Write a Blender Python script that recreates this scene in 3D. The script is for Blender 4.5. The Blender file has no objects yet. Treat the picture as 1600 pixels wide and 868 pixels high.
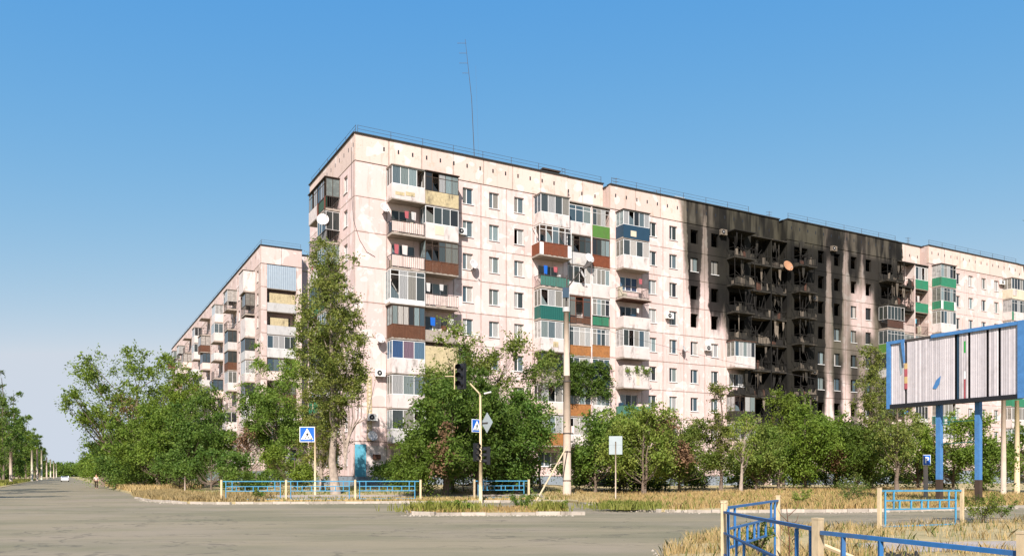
import bpy, math, random
import numpy as np
from mathutils import Matrix, Vector
R = math.radians
random.seed(7); rng = np.random.default_rng(7)
S = bpy.context.scene
COL = S.collection

# ------------------------------------------------------------------ camera, sky, sun, exposure
cd = bpy.data.cameras.new('camera'); cam = bpy.data.objects.new('camera', cd); COL.objects.link(cam)
cam.location = (0, 0, 1.6); cam.rotation_euler = (R(90), 0, 0)
cd.sensor_width = 36; cd.lens = 1283/1600*36; cd.shift_y = 308/1600; cd.clip_start = .1; cd.clip_end = 6000
S.camera = cam
UX, UY = .878, .479                      # direction of the long facade; (UY,-UX) is its outward normal
AZ = R(36); EL = R(41)
sx = math.cos(AZ)*UY - math.sin(AZ)*UX; sy = -math.cos(AZ)*UX - math.sin(AZ)*UY
tosun = Vector((sx*math.cos(EL), sy*math.cos(EL), math.sin(EL))).normalized()
W = bpy.data.worlds.new('World'); S.world = W; W.use_nodes = True
nt = W.node_tree; bg = nt.nodes['Background']; sky = nt.nodes.new('ShaderNodeTexSky')
sky.sky_type = 'NISHITA'; sky.sun_disc = False; sky.sun_elevation = EL; sky.sun_rotation = math.atan2(sx, sy)
sky.altitude = 0; sky.air_density = 1.0; sky.dust_density = 0.35; sky.ozone_density = 1.3
tcw = nt.nodes.new('ShaderNodeTexCoord'); lift = nt.nodes.new('ShaderNodeVectorMath'); lift.operation = 'MULTIPLY_ADD'
lift.inputs[1].default_value = (1, 1, .93); lift.inputs[2].default_value = (0, 0, .085); nt.links.new(tcw.outputs['Generated'], lift.inputs[0]); nt.links.new(lift.outputs[0], sky.inputs[0])
# deepen the blue of the whole sky: one power curve per channel
sep = nt.nodes.new('ShaderNodeSeparateColor'); cmb = nt.nodes.new('ShaderNodeCombineColor'); nt.links.new(sky.outputs[0], sep.inputs[0])
for i, (k, x0, e) in enumerate(((2.16, 2.018, 1.75), (3.42, 3.206, .72), (4.63, 5.065, .078))):
    dv = nt.nodes.new('ShaderNodeMath'); dv.operation = 'DIVIDE'; dv.inputs[1].default_value = x0; nt.links.new(sep.outputs[i], dv.inputs[0])
    pw = nt.nodes.new('ShaderNodeMath'); pw.operation = 'POWER'; pw.inputs[1].default_value = e; nt.links.new(dv.outputs[0], pw.inputs[0])
    ml = nt.nodes.new('ShaderNodeMath'); ml.operation = 'MULTIPLY'; ml.inputs[1].default_value = k; nt.links.new(pw.outputs[0], ml.inputs[0]); 
    mn = nt.nodes.new('ShaderNodeMath'); mn.operation = 'MINIMUM'; mn.inputs[1].default_value = (3.75, 4.15, 4.9)[i]; nt.links.new(ml.outputs[0], mn.inputs[0]); nt.links.new(mn.outputs[0], cmb.inputs[i])
nt.links.new(cmb.outputs[0], bg.inputs[0]); bg.inputs[1].default_value = .09
sd = bpy.data.lights.new('sun', 'SUN'); sun = bpy.data.objects.new('sun', sd); COL.objects.link(sun)
sd.energy = 5.0; sd.angle = R(.5); sd.color = (1, .94, .885); sun.rotation_euler = tosun.to_track_quat('Z', 'Y').to_euler()
S.view_settings.view_transform = 'Standard'; S.view_settings.look = 'None'; S.view_settings.gamma = 1
S.view_settings.use_curve_mapping = False; S.view_settings.exposure = .88

# ------------------------------------------------------------------ materials
class NT:
    def __init__(s, tree): s.t = tree
    def n(s, typ, ins=None, **kw):
        nd = s.t.nodes.new(typ)
        for k, v in kw.items(): setattr(nd, k, v)
        for k, v in (ins or {}).items():
            if isinstance(v, bpy.types.NodeSocket): s.t.links.new(v, nd.inputs[k])
            else: nd.inputs[k].default_value = v
        return nd
    def m(s, op, a, b=0.0, c=0.0, clamp=False):
        return s.n('ShaderNodeMath', {0: a, 1: b, 2: c}, operation=op, use_clamp=clamp).outputs[0]
    def noise(s, scale, vec=None, detail=4, rough=.55, out='Fac'):
        d = {'Scale': scale, 'Detail': detail, 'Roughness': rough}
        if vec is not None: d['Vector'] = vec
        return s.n('ShaderNodeTexNoise', d).outputs[out]
    def step(s, x, a, b):                # smooth 0..1 between a and b
        return s.n('ShaderNodeMapRange', {0: x, 1: a, 2: b, 3: 0.0, 4: 1.0}, interpolation_type='SMOOTHSTEP').outputs[0]
    def mix(s, f, a, b, bt='MIX'):
        nd = s.t.nodes.new('ShaderNodeMix'); nd.data_type = 'RGBA'; nd.blend_type = bt
        for i, v in ((0, f), (6, a), (7, b)):
            if isinstance(v, bpy.types.NodeSocket): s.t.links.new(v, nd.inputs[i])
            else: nd.inputs[i].default_value = v if i == 0 else (*v, 1) if len(v) == 3 else v
        return nd.outputs[2]
    def ramp(s, x, stops, interp='LINEAR'):
        nd = s.n('ShaderNodeValToRGB', {0: x}); cr = nd.color_ramp; cr.interpolation = interp
        while len(cr.elements) < len(stops): cr.elements.new(.5)
        stops = sorted(stops)
        for e, (p, c) in zip(cr.elements, stops):
            e.position = p; e.color = (c, c, c, 1) if not hasattr(c, '__len__') else (*c, 1)
        return nd.outputs[0]
    def pos(s): return s.n('ShaderNodeNewGeometry').outputs['Position']
    def scale(s, v, x, y, z):
        return s.n('ShaderNodeVectorMath', {0: v, 1: (x, y, z)}, operation='MULTIPLY').outputs[0]
def new_mat(name):
    m = bpy.data.materials.new(name); m.use_nodes = True
    return m, NT(m.node_tree), m.node_tree.nodes['Principled BSDF']
def simple(name, col, rough=.7, metal=0, var=.12, scale=3.0, spec=.3, dirt=0.0, objvar=0.0):
    """paint or stuff of one colour with soft mottling, optional dirt stains"""
    m, t, b = new_mat(name)
    p = t.pos(); nz = t.noise(scale, p)
    f = t.m('MULTIPLY_ADD', nz, 2*var, 1-var)
    if objvar:
        r = t.n('ShaderNodeObjectInfo').outputs['Random']
        f = t.m('MULTIPLY', f, t.m('MULTIPLY_ADD', r, 2*objvar, 1-objvar))
    c = t.mix(1.0, col, t.n('ShaderNodeCombineColor', {0: f, 1: f, 2: f}).outputs[0], 'MULTIPLY')
    if dirt:
        d = t.step(t.noise(1.7, t.scale(p, 1, 1, .35), 6, .7), .5, .72)
        c = t.mix(t.m('MULTIPLY', d, dirt), c, (.09, .07, .05))
    t.t.links.new(c, b.inputs['Base Color'])
    b.inputs['Roughness'].default_value = rough; b.inputs['Metallic'].default_value = metal
    b.inputs['Specular IOR Level'].default_value = spec
    return m

CX, CY = -12.61, 65.8                    # corner of the big block
def soot(t, col):
    """soot stains left by the fire: u runs along the facade, z up"""
    p = t.pos(); sp = t.n('ShaderNodeSeparateXYZ', {0: p})
    u = t.m('ADD', t.m('MULTIPLY', t.m('SUBTRACT', sp.outputs[0], CX), UX), t.m('MULTIPLY', t.m('SUBTRACT', sp.outputs[1], CY), UY))
    z = sp.outputs[2]
    n1 = t.noise(.55, p, 5, .6); n2 = t.noise(2.2, t.scale(p, 1, 1, .25), 4, .6)
    uu = t.m('ADD', u, t.m('MULTIPLY_ADD', n1, .9, -.45)); x = t.m('DIVIDE', t.m('SUBTRACT', uu, 30.0), 45.0)
    zz = t.m('ADD', z, t.m('MULTIPLY_ADD', n2, 2.4, -1.2))
    def prof(pts, k=1/32.0): return t.ramp(x, [((a-30)/45.0, v*k) for a, v in pts])
    # lower edge of the black plumes over each window column
    zb = prof([(33.6, 32), (34.3, 27), (34.7, 16.4), (35.9, 16.4), (36.5, 27), (36.9, 27), (37.3, 16.2), (38.7, 15.8), (39.4, 17.5), (40.2, 12.5), (42.2, 11.5), (42.8, 4), (52.3, 3.0),
               (53.9, 4.5), (54.4, 24.5), (55.2, 24), (55.6, 16.6), (56.9, 16.8), (57.3, 26.5), (57.9, 26.5), (58.3, 22.6), (59.7, 22.6), (60.3, 26.5), (60.8, 22.5), (62.4, 21.5), (63.2, 18.5), (66.4, 18.5), (68.8, 20.5), (69.0, 32)])
    b1 = t.step(t.m('SUBTRACT', zz, t.m('MULTIPLY', zb, 32.0)), -.6, 2.2)
    # second run of plumes, lower floors
    s2 = prof([(52.6, 0), (53.2, .9), (54.0, .9), (54.5, 0), (55.3, .0), (55.8, .95), (56.8, .95), (57.3, .0), (58.3, 0), (58.7, .8), (59.5, .8), (60.0, 0)], 1.0)
    b2 = t.m('MULTIPLY', s2, t.m('MULTIPLY', t.step(zz, 2.0, 5.0), t.m('SUBTRACT', 1.0, t.step(zz, 13.8, 16.2))))
    blk = t.m('MAXIMUM', t.m('MULTIPLY', b1, .97), b2)
    # brown film of smoke round them
    zo = prof([(32.9, 32), (33.6, 26), (34.2, 20), (36.6, 20), (38.8, 17.5), (40, 14), (43, 5), (53.9, 5), (54.7, 11.5), (55.6, 9), (57.2, 12.0), (58.4, 9), (60.0, 9.5), (62, 6), (64, 8), (66.3, 18), (68.9, 22), (69.2, 32)])
    ol = t.step(t.m('SUBTRACT', zz, t.m('MULTIPLY', zo, 32.0)), -1.5, 3.5)
    cl = t.m('MULTIPLY', t.m('MULTIPLY', t.step(uu, 58.0, 59.0), t.m('SUBTRACT', 1.0, t.step(uu, 61.8, 62.8))), t.m('MULTIPLY', t.step(zz, 17.2, 18.6), t.m('SUBTRACT', 1.0, t.step(zz, 22.3, 24.0))))
    ol = t.m('MULTIPLY', ol, t.m('SUBTRACT', 1.0, t.m('MULTIPLY', cl, .7)))
    st = prof([(33, .6), (34.3, .9), (36.0, .9), (36.5, .72), (38.5, .96), (53.8, .96), (54.8, .66), (55.6, .95), (57.0, .93), (57.6, .58), (58.4, .88), (59.9, .85), (60.4, .66), (61.2, .88), (69, .94)], 1.0)
    ol = t.m('MULTIPLY', ol, st)
    c = t.mix(ol, col, (.060, .056, .036))
    streak = t.m('MULTIPLY_ADD', t.noise(3.0, t.scale(p, 1, 1, .15), 5, .7), 1.1, .62, clamp=True)
    streak = t.m('MULTIPLY', streak, t.m('SUBTRACT', 1.0, t.m('MULTIPLY', t.step(t.noise(.28, t.scale(p, 1, 1, .6), 3), .42, .62), .14)))
    streak = t.m('MULTIPLY', streak, t.m('SUBTRACT', 1.0, t.m('MULTIPLY', t.m('MULTIPLY', t.step(z, 26.4, 27.3), t.step(t.noise(.8, t.scale(p, 1, 1, .15), 4), .42, .60)), .62)))
    return t.mix(t.m('MULTIPLY', blk, streak), c, (.006, .0055, .005))

def wall_mat(name, base, patch, sooty=True, patchy=.55):
    m, t, b = new_mat(name); p = t.pos()
    r = t.n('ShaderNodeObjectInfo').outputs['Random']
    big = t.noise(.22, p, 3); mid = t.noise(1.3, p, 6, .65)
    f = t.m('ADD', t.m('MULTIPLY_ADD', big, .22, .80), t.m('MULTIPLY_ADD', r, .13, -.03))
    c = t.mix(1.0, base, t.n('ShaderNodeCombineColor', {0: f, 1: f, 2: f}).outputs[0], 'MULTIPLY')
    c = t.mix(t.m('MULTIPLY', t.step(mid, .56, .62), patchy), c, patch)           # bare and repainted patches
    vs = t.noise(2.6, t.scale(p, 1, 1, .12), 5, .7)
    c = t.mix(t.m('MULTIPLY', t.step(vs, .52, .75), .55), c, (.27, .20, .14))        # run-off streaks
    cr = t.noise(7, p, 6, .8); c = t.mix(t.m('MULTIPLY', t.step(cr, .60, .68), .65), c, (.30, .23, .17))
    gg = t.n('ShaderNodeSeparateXYZ', {0: t.n('ShaderNodeTexCoord').outputs['Generated']})
    ed = t.m('MINIMUM', t.m('MINIMUM', gg.outputs[2], t.m('SUBTRACT', 1.0, gg.outputs[2])), t.m('MINIMUM', gg.outputs[0], t.m('SUBTRACT', 1.0, gg.outputs[0])))
    ed = t.m('ADD', ed, t.m('MULTIPLY_ADD', t.noise(3.5, p, 5, .7), .10, -.05))
    c = t.mix(t.m('MULTIPLY', t.m('SUBTRACT', 1.0, t.step(ed, .0, .035)), .45), c, (.30, .23, .18))
    rp = t.noise(.8, t.n('ShaderNodeVectorMath', {0: p, 1: (7, 3, 0)}, operation='ADD').outputs[0], 1, .3)
    c = t.mix(t.m('MULTIPLY', t.step(rp, .62, .63), .5), c, (.66, .58, .54))
    if sooty: c = soot(t, c)
    t.t.links.new(c, b.inputs['Base Color']); b.inputs['Roughness'].default_value = .92; b.inputs['Specular IOR Level'].default_value = .15
    bp = t.n('ShaderNodeBump', {'Strength': .35, 'Distance': .02, 'Height': t.noise(9, p, 6, .7)})
    t.t.links.new(bp.outputs[0], b.inputs['Normal'])
    return m
M = {}
M['wall'] = wall_mat('pink_plaster', (.60, .45, .415), (.66, .56, .535))
M['attic'] = wall_mat('attic_plaster', (.58, .445, .385), (.46, .34, .26))
M['wall2'] = wall_mat('pink_plaster_far', (.56, .425, .38), (.62, .52, .49), False, .3)
M['plinth'] = simple('plinth_paint', (.20, .23, .26), .9, var=.2, dirt=.5)
M['roof_felt'] = simple('roof_felt', (.03, .03, .03), .9)
M['white'] = simple('white_frame', (.64, .62, .60), .5, var=.06, dirt=.15)
M['pwhite'] = simple('white_cladding', (.53, .46, .43), .75, var=.22, scale=1.5, dirt=.7, objvar=.06)
M['cream'] = simple('cream_cladding', (.52, .45, .34), .7, dirt=.4)
M['lgrey'] = simple('grey_cladding', (.45, .43, .41), .7, dirt=.4, objvar=.1)
M['yellow'] = simple('peeling_yellow', (.42, .34, .20), .8, var=.4, scale=5, dirt=.9)
M['green'] = simple('green_sheet', (.025, .16, .085), .55, var=.2, dirt=.35)
M['grass_green'] = simple('leaf_green_sheet', (.07, .16, .03), .5, var=.15, dirt=.3)
M['dgreen'] = simple('dark_green_sheet', (.012, .085, .07), .45, var=.12, dirt=.2)
M['teal'] = simple('teal_sheet', (.05, .15, .12), .55, dirt=.5)
M['navy'] = simple('navy_sheet', (.018, .045, .075), .45)
M['wood'] = simple('brown_wood', (.10, .04, .02), .75, var=.45, scale=4, dirt=.4)
M['rwood'] = simple('red_wood', (.15, .042, .018), .7, var=.4, scale=5, dirt=.3)
M['owood'] = simple('orange_wood', (.30, .125, .04), .75, var=.5, scale=4, dirt=.3)
M['dwood'] = simple('dark_wood', (.05, .032, .022), .8, var=.4, dirt=.2)
M['slab'] = simple('concrete_slab', (.30, .25, .21), .95, var=.3, dirt=.6)
M['rail'] = simple('dark_rail', (.06, .05, .045), .6)
M['sheet'] = simple('pale_sheet', (.60, .47, .42), .7, var=.15, dirt=.4)
M['metal'] = simple('zinc_sheet', (.33, .38, .42), .42, .3, var=.15)
M['char'] = simple('charred', (.014, .012, .010), .95, var=.5, scale=2.5)
M['char2'] = simple('smoked_concrete', (.024, .021, .016), .95, var=.6, scale=1.6, dirt=.7)
M['ash'] = simple('ash_debris', (.13, .105, .08), .95, var=.6, scale=3, dirt=.85, objvar=.4)
M['rust'] = simple('rust', (.075, .032, .02), .9, var=.5, scale=4, dirt=.4)
M['inside'] = simple('brown_interior', (.11, .09, .07), .95)  # even dark brown for floor slabs and the second block's core
M['acwhite'] = simple('unit_white', (.68, .66, .62), .5, dirt=.2)
M['black'] = simple('black_plastic', (.015, .015, .017), .5)
M['dish'] = simple('dish_white', (.52, .49, .47), .5, dirt=.3)
M['dishorange'] = simple('dish_scorched', (.34, .17, .09), .7, var=.6, scale=1.2, dirt=.8)
M['blue'] = simple('blue_paint', (.025, .12, .30), .5, var=.3, scale=12, dirt=.5)
M['blue_far'] = simple('sky_blue_paint', (.05, .23, .38), .5, var=.25, scale=9, dirt=.4)
M['post'] = simple('yellow_post_paint', (.52, .40, .25), .75, var=.25, scale=9, dirt=.6)
M['concrete'] = simple('pole_concrete', (.42, .33, .26), .9, var=.22, scale=3, dirt=.25)
M['bark'] = simple('bark', (.13, .095, .07), .95, var=.45, scale=9)
M['pale_bark'] = simple('pale_bark', (.27, .215, .17), .95, var=.7, scale=5, dirt=.9)
M['signblue'] = simple('sign_blue', (.012, .10, .42), .4, var=.05)
M['signwhite'] = simple('sign_white', (.78, .78, .76), .4, var=.05)
M['signback'] = simple('sign_back', (.33, .37, .38), .45, .2, var=.15)
M['kerb'] = simple('kerb_concrete', (.36, .31, .26), .9, var=.35, scale=3, dirt=.7, objvar=.2)
M['bb'] = simple('billboard_slat', (.50, .45, .45), .5, var=.16, scale=4, dirt=.25, objvar=.08)
M['bbblue'] = simple('billboard_blue', (.06, .17, .36), .5, var=.3, scale=5, dirt=.25)
M['red'] = simple('faded_red_print', (.34, .08, .09), .7, var=.3)
M['yel'] = simple('faded_yellow_print', (.48, .33, .14), .7, var=.3)
M['greenprint'] = simple('green_print', (.04, .30, .06), .6)
M['carpaint'] = simple('car_white', (.72, .72, .72), .25)
M['tyre'] = simple('tyre_rubber', (.02, .02, .02), .85)
M['skin'] = simple('skin', (.45, .25, .17), .6)
M['brownleaf'] = simple('withered_leaf', (.15, .085, .045), .9, var=.4)
M['bluewash'] = simple('blue_wash', (.10, .34, .44), .8, var=.2, dirt=.3)
M['cable'] = simple('cable', (.035, .03, .03), .7)
M['brick'] = simple('pale_brick', (.36, .31, .27), .9, var=.3, objvar=.25)
M['redlens'] = simple('red_lens', (.10, .02, .02), .3)
M['lens'] = simple('grey_lens', (.30, .26, .22), .3)

def glass_mat(name, cols):
    m, t, b = new_mat(name); p = t.pos()
    r = t.n('ShaderNodeObjectInfo').outputs['Random']
    o = t.n('ShaderNodeTexCoord').outputs['Object']
    folds = t.n('ShaderNodeTexWave', {'Vector': o, 'Scale': 2.5, 'Distortion': 5.0, 'Detail': 2.0}).outputs['Fac']
    nd = t.n('ShaderNodeValToRGB', {0: r}); cr = nd.color_ramp; cr.interpolation = 'CONSTANT'
    while len(cr.elements) < len(cols): cr.elements.new(.5)
    for i, (e, c) in enumerate(zip(cr.elements, cols)): e.position = i/len(cols); e.color = (*c, 1)
    c = t.mix(t.m('MULTIPLY', folds, .45), nd.outputs[0], (.02, .025, .03))
    t.t.links.new(c, b.inputs['Base Color']); b.inputs['Roughness'].default_value = .06; b.inputs['Specular IOR Level'].default_value = .4
    return m
M['glass'] = glass_mat('window_glass', [(.05, .06, .06), (.36, .35, .33), (.04, .05, .05), (.20, .25, .25), (.02, .02, .02), (.42, .38, .34), (.10, .13, .14), (.22, .20, .17), (.05, .08, .10), (.32, .31, .30), (.03, .035, .03), (.14, .14, .12), (.17, .20, .19)])
M['blueglass'] = glass_mat('blue_window_glass', [(.03, .07, .16), (.08, .14, .20), (.03, .045, .10), (.16, .10, .13)])

def leaf_mat(name, c1, c2, c3):
    m, t, b = new_mat(name); p = t.pos()
    r = t.n('ShaderNodeObjectInfo').outputs['Random']
    c = t.mix(t.step(t.noise(1.1, p, 3), .35, .65), c1, c2)
    c = t.mix(t.m('MULTIPLY', t.step(t.noise(7, p, 2), .5, .72), .6), c, c3)
    c = t.mix(t.m('MULTIPLY', r, .40), c, tuple(min(1, a*b) for a, b in zip(c2, (1.55, 1.15, .8))))
    f = t.m('MULTIPLY_ADD', t.m('FRACT', t.m('MULTIPLY', r, 7.3)), .42, .78)
    c = t.mix(1.0, c, t.n('ShaderNodeCombineColor', {0: f, 1: f, 2: f}).outputs[0], 'MULTIPLY')
    t.t.links.new(c, b.inputs['Base Color']); b.inputs['Roughness'].default_value = .6; b.inputs['Specular IOR Level'].default_value = .25
    tr = t.n('ShaderNodeBsdfTranslucent', {0: c}); ms = t.n('ShaderNodeMixShader', {0: .38, 1: b.outputs[0], 2: tr.outputs[0]})
    t.t.links.new(ms.outputs[0], t.t.nodes['Material Output'].inputs[0])
    return m
M['leaf'] = leaf_mat('green_leaves', (.075, .150, .016), (.135, .205, .026), (.22, .26, .06))
M['leafd'] = leaf_mat('dark_leaves', (.055, .120, .018), (.10, .165, .024), (.18, .215, .05))
M['leafp'] = leaf_mat('poplar_leaves', (.09, .145, .025), (.17, .20, .045), (.34, .29, .08))
M['leafy'] = leaf_mat('yellowing_leaves', (.10, .175, .022), (.17, .215, .04), (.30, .28, .10))
M['drygrass'] = leaf_mat('dry_grass_blades', (.48, .37, .18), (.38, .29, .13), (.60, .50, .31))
M['greengrass'] = leaf_mat('green_weeds', (.12, .17, .03), (.19, .21, .05), (.40, .34, .14))

def ground_mat(name, cols, s=.25, fine=6.0, rough=.95):
    m, t, b = new_mat(name); p = t.pos()
    c = t.mix(t.step(t.noise(s, p, 6, .65), .35, .65), cols[0], cols[1])
    c = t.mix(t.m('MULTIPLY', t.step(t.noise(fine, p, 6, .75), .48, .7), .6), c, cols[2])
    t.t.links.new(c, b.inputs['Base Color']); b.inputs['Roughness'].default_value = rough; b.inputs['Specular IOR Level'].default_value = .1
    t.t.links.new(t.n('ShaderNodeBump', {'Strength': .6, 'Distance': .05, 'Height': t.noise(fine, p, 6, .7)}).outputs[0], b.inputs['Normal'])
    return m
M['soil'] = ground_mat('dry_soil', ((.24, .19, .11), (.34, .26, .13), (.15, .14, .06)))
M['earth'] = ground_mat('far_earth', ((.12, .13, .05), (.20, .17, .08), (.07, .09, .03)), .05, 1.0)
M['lawn'] = ground_mat('verge_soil', ((.36, .28, .15), (.27, .22, .12), (.14, .15, .06)), .6, 2.2)
M['path'] = ground_mat('path_asphalt', ((.34, .29, .26), (.28, .24, .21), (.20, .18, .15)), .6, 12)
def asphalt():
    m, t, b = new_mat('asphalt'); p = t.pos()
    # wear runs along the crossing road: stretch the noise that way
    rot = t.n('ShaderNodeMapping', {0: p, 'Rotation': (0, 0, R(-8)), 'Scale': (.06, .30, 1)}).outputs[0]
    lanes = t.noise(1.0, rot, 5, .6); blot = t.noise(.16, p, 5, .6); fine = t.noise(38, p, 5, .8); mid = t.noise(2.2, p, 6, .7)
    c = t.mix(t.step(lanes, .38, .62), (.146, .132, .080), (.215, .178, .115))
    c = t.mix(t.m('MULTIPLY', t.step(blot, .42, .66), .6), c, (.235, .19, .14))
    c = t.mix(t.m('MULTIPLY', t.step(mid, .5, .75), .3), c, (.12, .11, .08))
    c = t.mix(t.m('MULTIPLY', t.step(fine, .5, .75), .5), c, (.32, .27, .20))
    c = t.mix(t.m('MULTIPLY', t.step(fine, .46, .30), .55), c, (.06, .055, .05))
    v = t.n('ShaderNodeTexVoronoi', {'Vector': t.n('ShaderNodeVectorMath', {0: t.scale(p, .12, .4, 0), 1: t.noise(.5, p, 4, out='Color')}, operation='ADD').outputs[0], 'Scale': 1.0}, feature='DISTANCE_TO_EDGE').outputs[0]
    crack = t.m('MULTIPLY', t.m('SUBTRACT', 1.0, t.step(v, .004, .02)), t.step(t.noise(.12, p, 2), .36, .5))
    c = t.mix(t.m('MULTIPLY', crack, .5), c, (.05, .045, .04))
    t.t.links.new(c, b.inputs['Base Color']); b.inputs['Roughness'].default_value = .88; b.inputs['Specular IOR Level'].default_value = .2
    t.t.links.new(t.n('ShaderNodeBump', {'Strength': .5, 'Distance': .012, 'Height': fine}).outputs[0], b.inputs['Normal'])
    return m
M['asphalt'] = asphalt()

# ------------------------------------------------------------------ mesh helpers
class MB:
    def __init__(s): s.v = []; s.f = []
    def box(s, x0, x1, y0, y1, z0, z1):
        n = len(s.v); s.v += [(x, y, z) for z in (z0, z1) for y in (y0, y1) for x in (x0, x1)]
        s.f += [tuple(n+i for i in q) for q in ((0, 2, 3, 1), (4, 5, 7, 6), (0, 1, 5, 4), (2, 6, 7, 3), (0, 4, 6, 2), (1, 3, 7, 5))]
        return s
    def poly(s, pts): n = len(s.v); s.v += [tuple(p) for p in pts]; s.f.append(tuple(range(n, n+len(pts)))); return s
    def tube(s, pts, rad, n=8, cap=True):
        pts = [Vector(p) for p in pts]; rad = rad if hasattr(rad, '__len__') else [rad]*len(pts); base = len(s.v)
        for i, p in enumerate(pts):
            d = (pts[min(i+1, len(pts)-1)] - pts[max(i-1, 0)]).normalized()
            a = d.cross(Vector((0, 1, 0)) if abs(d.y) < .9 else Vector((1, 0, 0))).normalized(); b = d.cross(a)
            for k in range(n):
                w = 2*math.pi*(k+.5)/n; s.v.append(tuple(p + (a*math.cos(w)+b*math.sin(w))*rad[i]))
        for i in range(len(pts)-1):
            for k in range(n):
                s.f.append((base+i*n+k, base+i*n+(k+1) % n, base+(i+1)*n+(k+1) % n, base+(i+1)*n+k))
        if cap: s.f.append(tuple(base+k for k in range(n))); s.f.append(tuple(base+(len(pts)-1)*n+k for k in range(n-1, -1, -1)))
        return s
    def bar(s, p, q, r): return s.tube([p, q], r*1.414, 4)
    def prism(s, outline, y0, y1):       # outline in xz
        n = len(s.v); k = len(outline)
        s.v += [(x, y0, z) for x, z in outline] + [(x, y1, z) for x, z in outline]
        s.f.append(tuple(range(n, n+k))); s.f.append(tuple(range(n+2*k-1, n+k-1, -1)))
        for i in range(k): s.f.append((n+i, n+k+i, n+k+(i+1) % k, n+(i+1) % k))
        return s
    def mesh(s, name, mat, smooth=False):
        me = bpy.data.meshes.new(name); me.from_pydata(s.v, [], s.f); me.materials.append(M[mat])
        if smooth: me.shade_smooth()
        return me
def link(name, data, parent=None, loc=(0, 0, 0), rz=0, mat4=None):
    o = bpy.data.objects.new(name, data); COL.objects.link(o)
    if parent is not None: o.parent = parent
    if mat4 is not None: o.matrix_local = mat4
    else: o.location = loc; o.rotation_euler = (0, 0, rz)
    return o
def tag(o, label=None, cat=None, group=None, kind=None):
    for k, v in (('label', label), ('category', cat), ('group', group), ('kind', kind)):
        if v: o[k] = v
    return o
def build(name, mb, mat, parent=None, loc=(0, 0, 0), rz=0, smooth=False):
    return link(name, mb.mesh(name, mat, smooth), parent, loc, rz)
def thing(name, label, cat, loc, rz=0, group=None): return tag(link(name, None, None, loc, rz), label, cat, group)
CACHE = {}
def cached(key, fn):
    if key not in CACHE: CACHE[key] = fn()
    return CACHE[key]
def at(px, Y): return (px-800)/1283*Y
def np_mesh(name, verts, quads, mat):
    me = bpy.data.meshes.new(name); nv, nf = len(verts), len(quads); k = quads.shape[1]
    me.vertices.add(nv); me.vertices.foreach_set('co', verts.astype(np.float32).ravel())
    me.loops.add(nf*k); me.loops.foreach_set('vertex_index', quads.astype(np.int32).ravel())
    me.polygons.add(nf); me.polygons.foreach_set('loop_start', (np.arange(nf)*k).astype(np.int32))
    me.update(calc_edges=True); me.materials.append(M[mat]); return me

# ------------------------------------------------------------------ ground shape
YB = [(-600, (5+.878*600)/.479), (-38, (5+.878*38)/.479), (-33, 71), (-29, 62.8), (-26, 56.8), (-22, 50.2), (-19, 47), (-16.3, 45.7), (-5.2, 47.4), (1.2, 49.3), (3.6, 49.2), (4.1, 44), (4.9, 38.2), (6.2, 36.2), (8, 35.5), (12, 35.5), (16, 36.1), (20, 37.8), (25.6, 41), (60, 56), (300, 150)]
YBX = np.array([a for a, _ in YB]); YBY = np.array([b for _, b in YB])
def yb(x): return float(np.interp(x, YBX, YBY))
def gz(x, y):
    if y <= yb(x): return 0.0
    d = 1e9
    for (ax, ay), (bx, by) in zip(YB, YB[1:]):
        if min(ax, bx)-30 > x or max(ax, bx)+30 < x: continue
        ux, uy = bx-ax, by-ay; f_ = max(0, min(1, ((x-ax)*ux+(y-ay)*uy)/(ux*ux+uy*uy))); d = min(d, math.hypot(x-ax-f_*ux, y-ay-f_*uy))
    s = min(d/(26 if x > 4 else 19), 1); return .13+(.70-.25*max(0, min(1, (x-2)/6)))*s*s*(3-2*s)
def struct(name, mb, mat): return tag(build(name, mb, mat), kind='structure')
g = MB(); g.poly([(-3000, -300, -.06), (3000, -300, -.06), (3000, 4000, -.06), (-3000, 4000, -.06)]); struct('ground', g, 'earth')
def qt(q, t): return (UX*q - UY*t, UY*q + UX*t)       # road frame: q across, t along the left road
g = MB(); g.poly([(-110, -40, 0), (160, -40, 0), (300, 160, 0), (60, 60, 0), (20, 60, 0), (-40, 72, 0), (-62, 75, 0)]); struct('crossing_road', g, 'asphalt')
g = MB(); a = [(*qt(-7.2, t), .004) for t in (60, 1500)] + [(*qt(5.6, t), .004) for t in (1500, 60)]; g.poly(a[::-1]); struct('avenue_road', g, 'asphalt')
# lawn in front of the blocks
xs = np.concatenate([np.arange(-600, -60, 20), np.arange(-60, 60, .8), np.arange(60, 300, 12)]); ds = [0, .02, .6, 1.5, 3, 5, 8, 11, 15, 20, 26, 40, 90, 300]
v = []; 
for x in xs:
    for d in ds:
        y = yb(x)+d/(.479 if x < -30 else 1); v.append((x, y, gz(x, y) if d else -.02))
nd_ = len(ds); f = [(i*nd_+j, (i+1)*nd_+j, (i+1)*nd_+j+1, i*nd_+j+1) for i in range(len(xs)-1) for j in range(nd_-1)]
g = MB(); g.v = v; g.f = f; struct('lawn', g, 'lawn')
g = MB(); n = 40                                           # footpath across the lawn
for i in range(n+1):
    x = -21.5+i*23.5/n
    for y in (yb(x)+3.2 if x > -22 else 55.5, yb(x)+6.6 if x > -22 else 59.5): g.v.append((x, y, gz(x, y)+.02))
g.f = [(2*i, 2*i+2, 2*i+3, 2*i+1) for i in range(n)]; struct('footpath', g, 'path')
g = MB(); g.poly([(*qt(-60, 60), .05), (*qt(-7.2, 60), .05), (*qt(-7.2, 1500), .05), (*qt(-60, 1500), .05)]); struct('left_verge', g, 'lawn')
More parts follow.
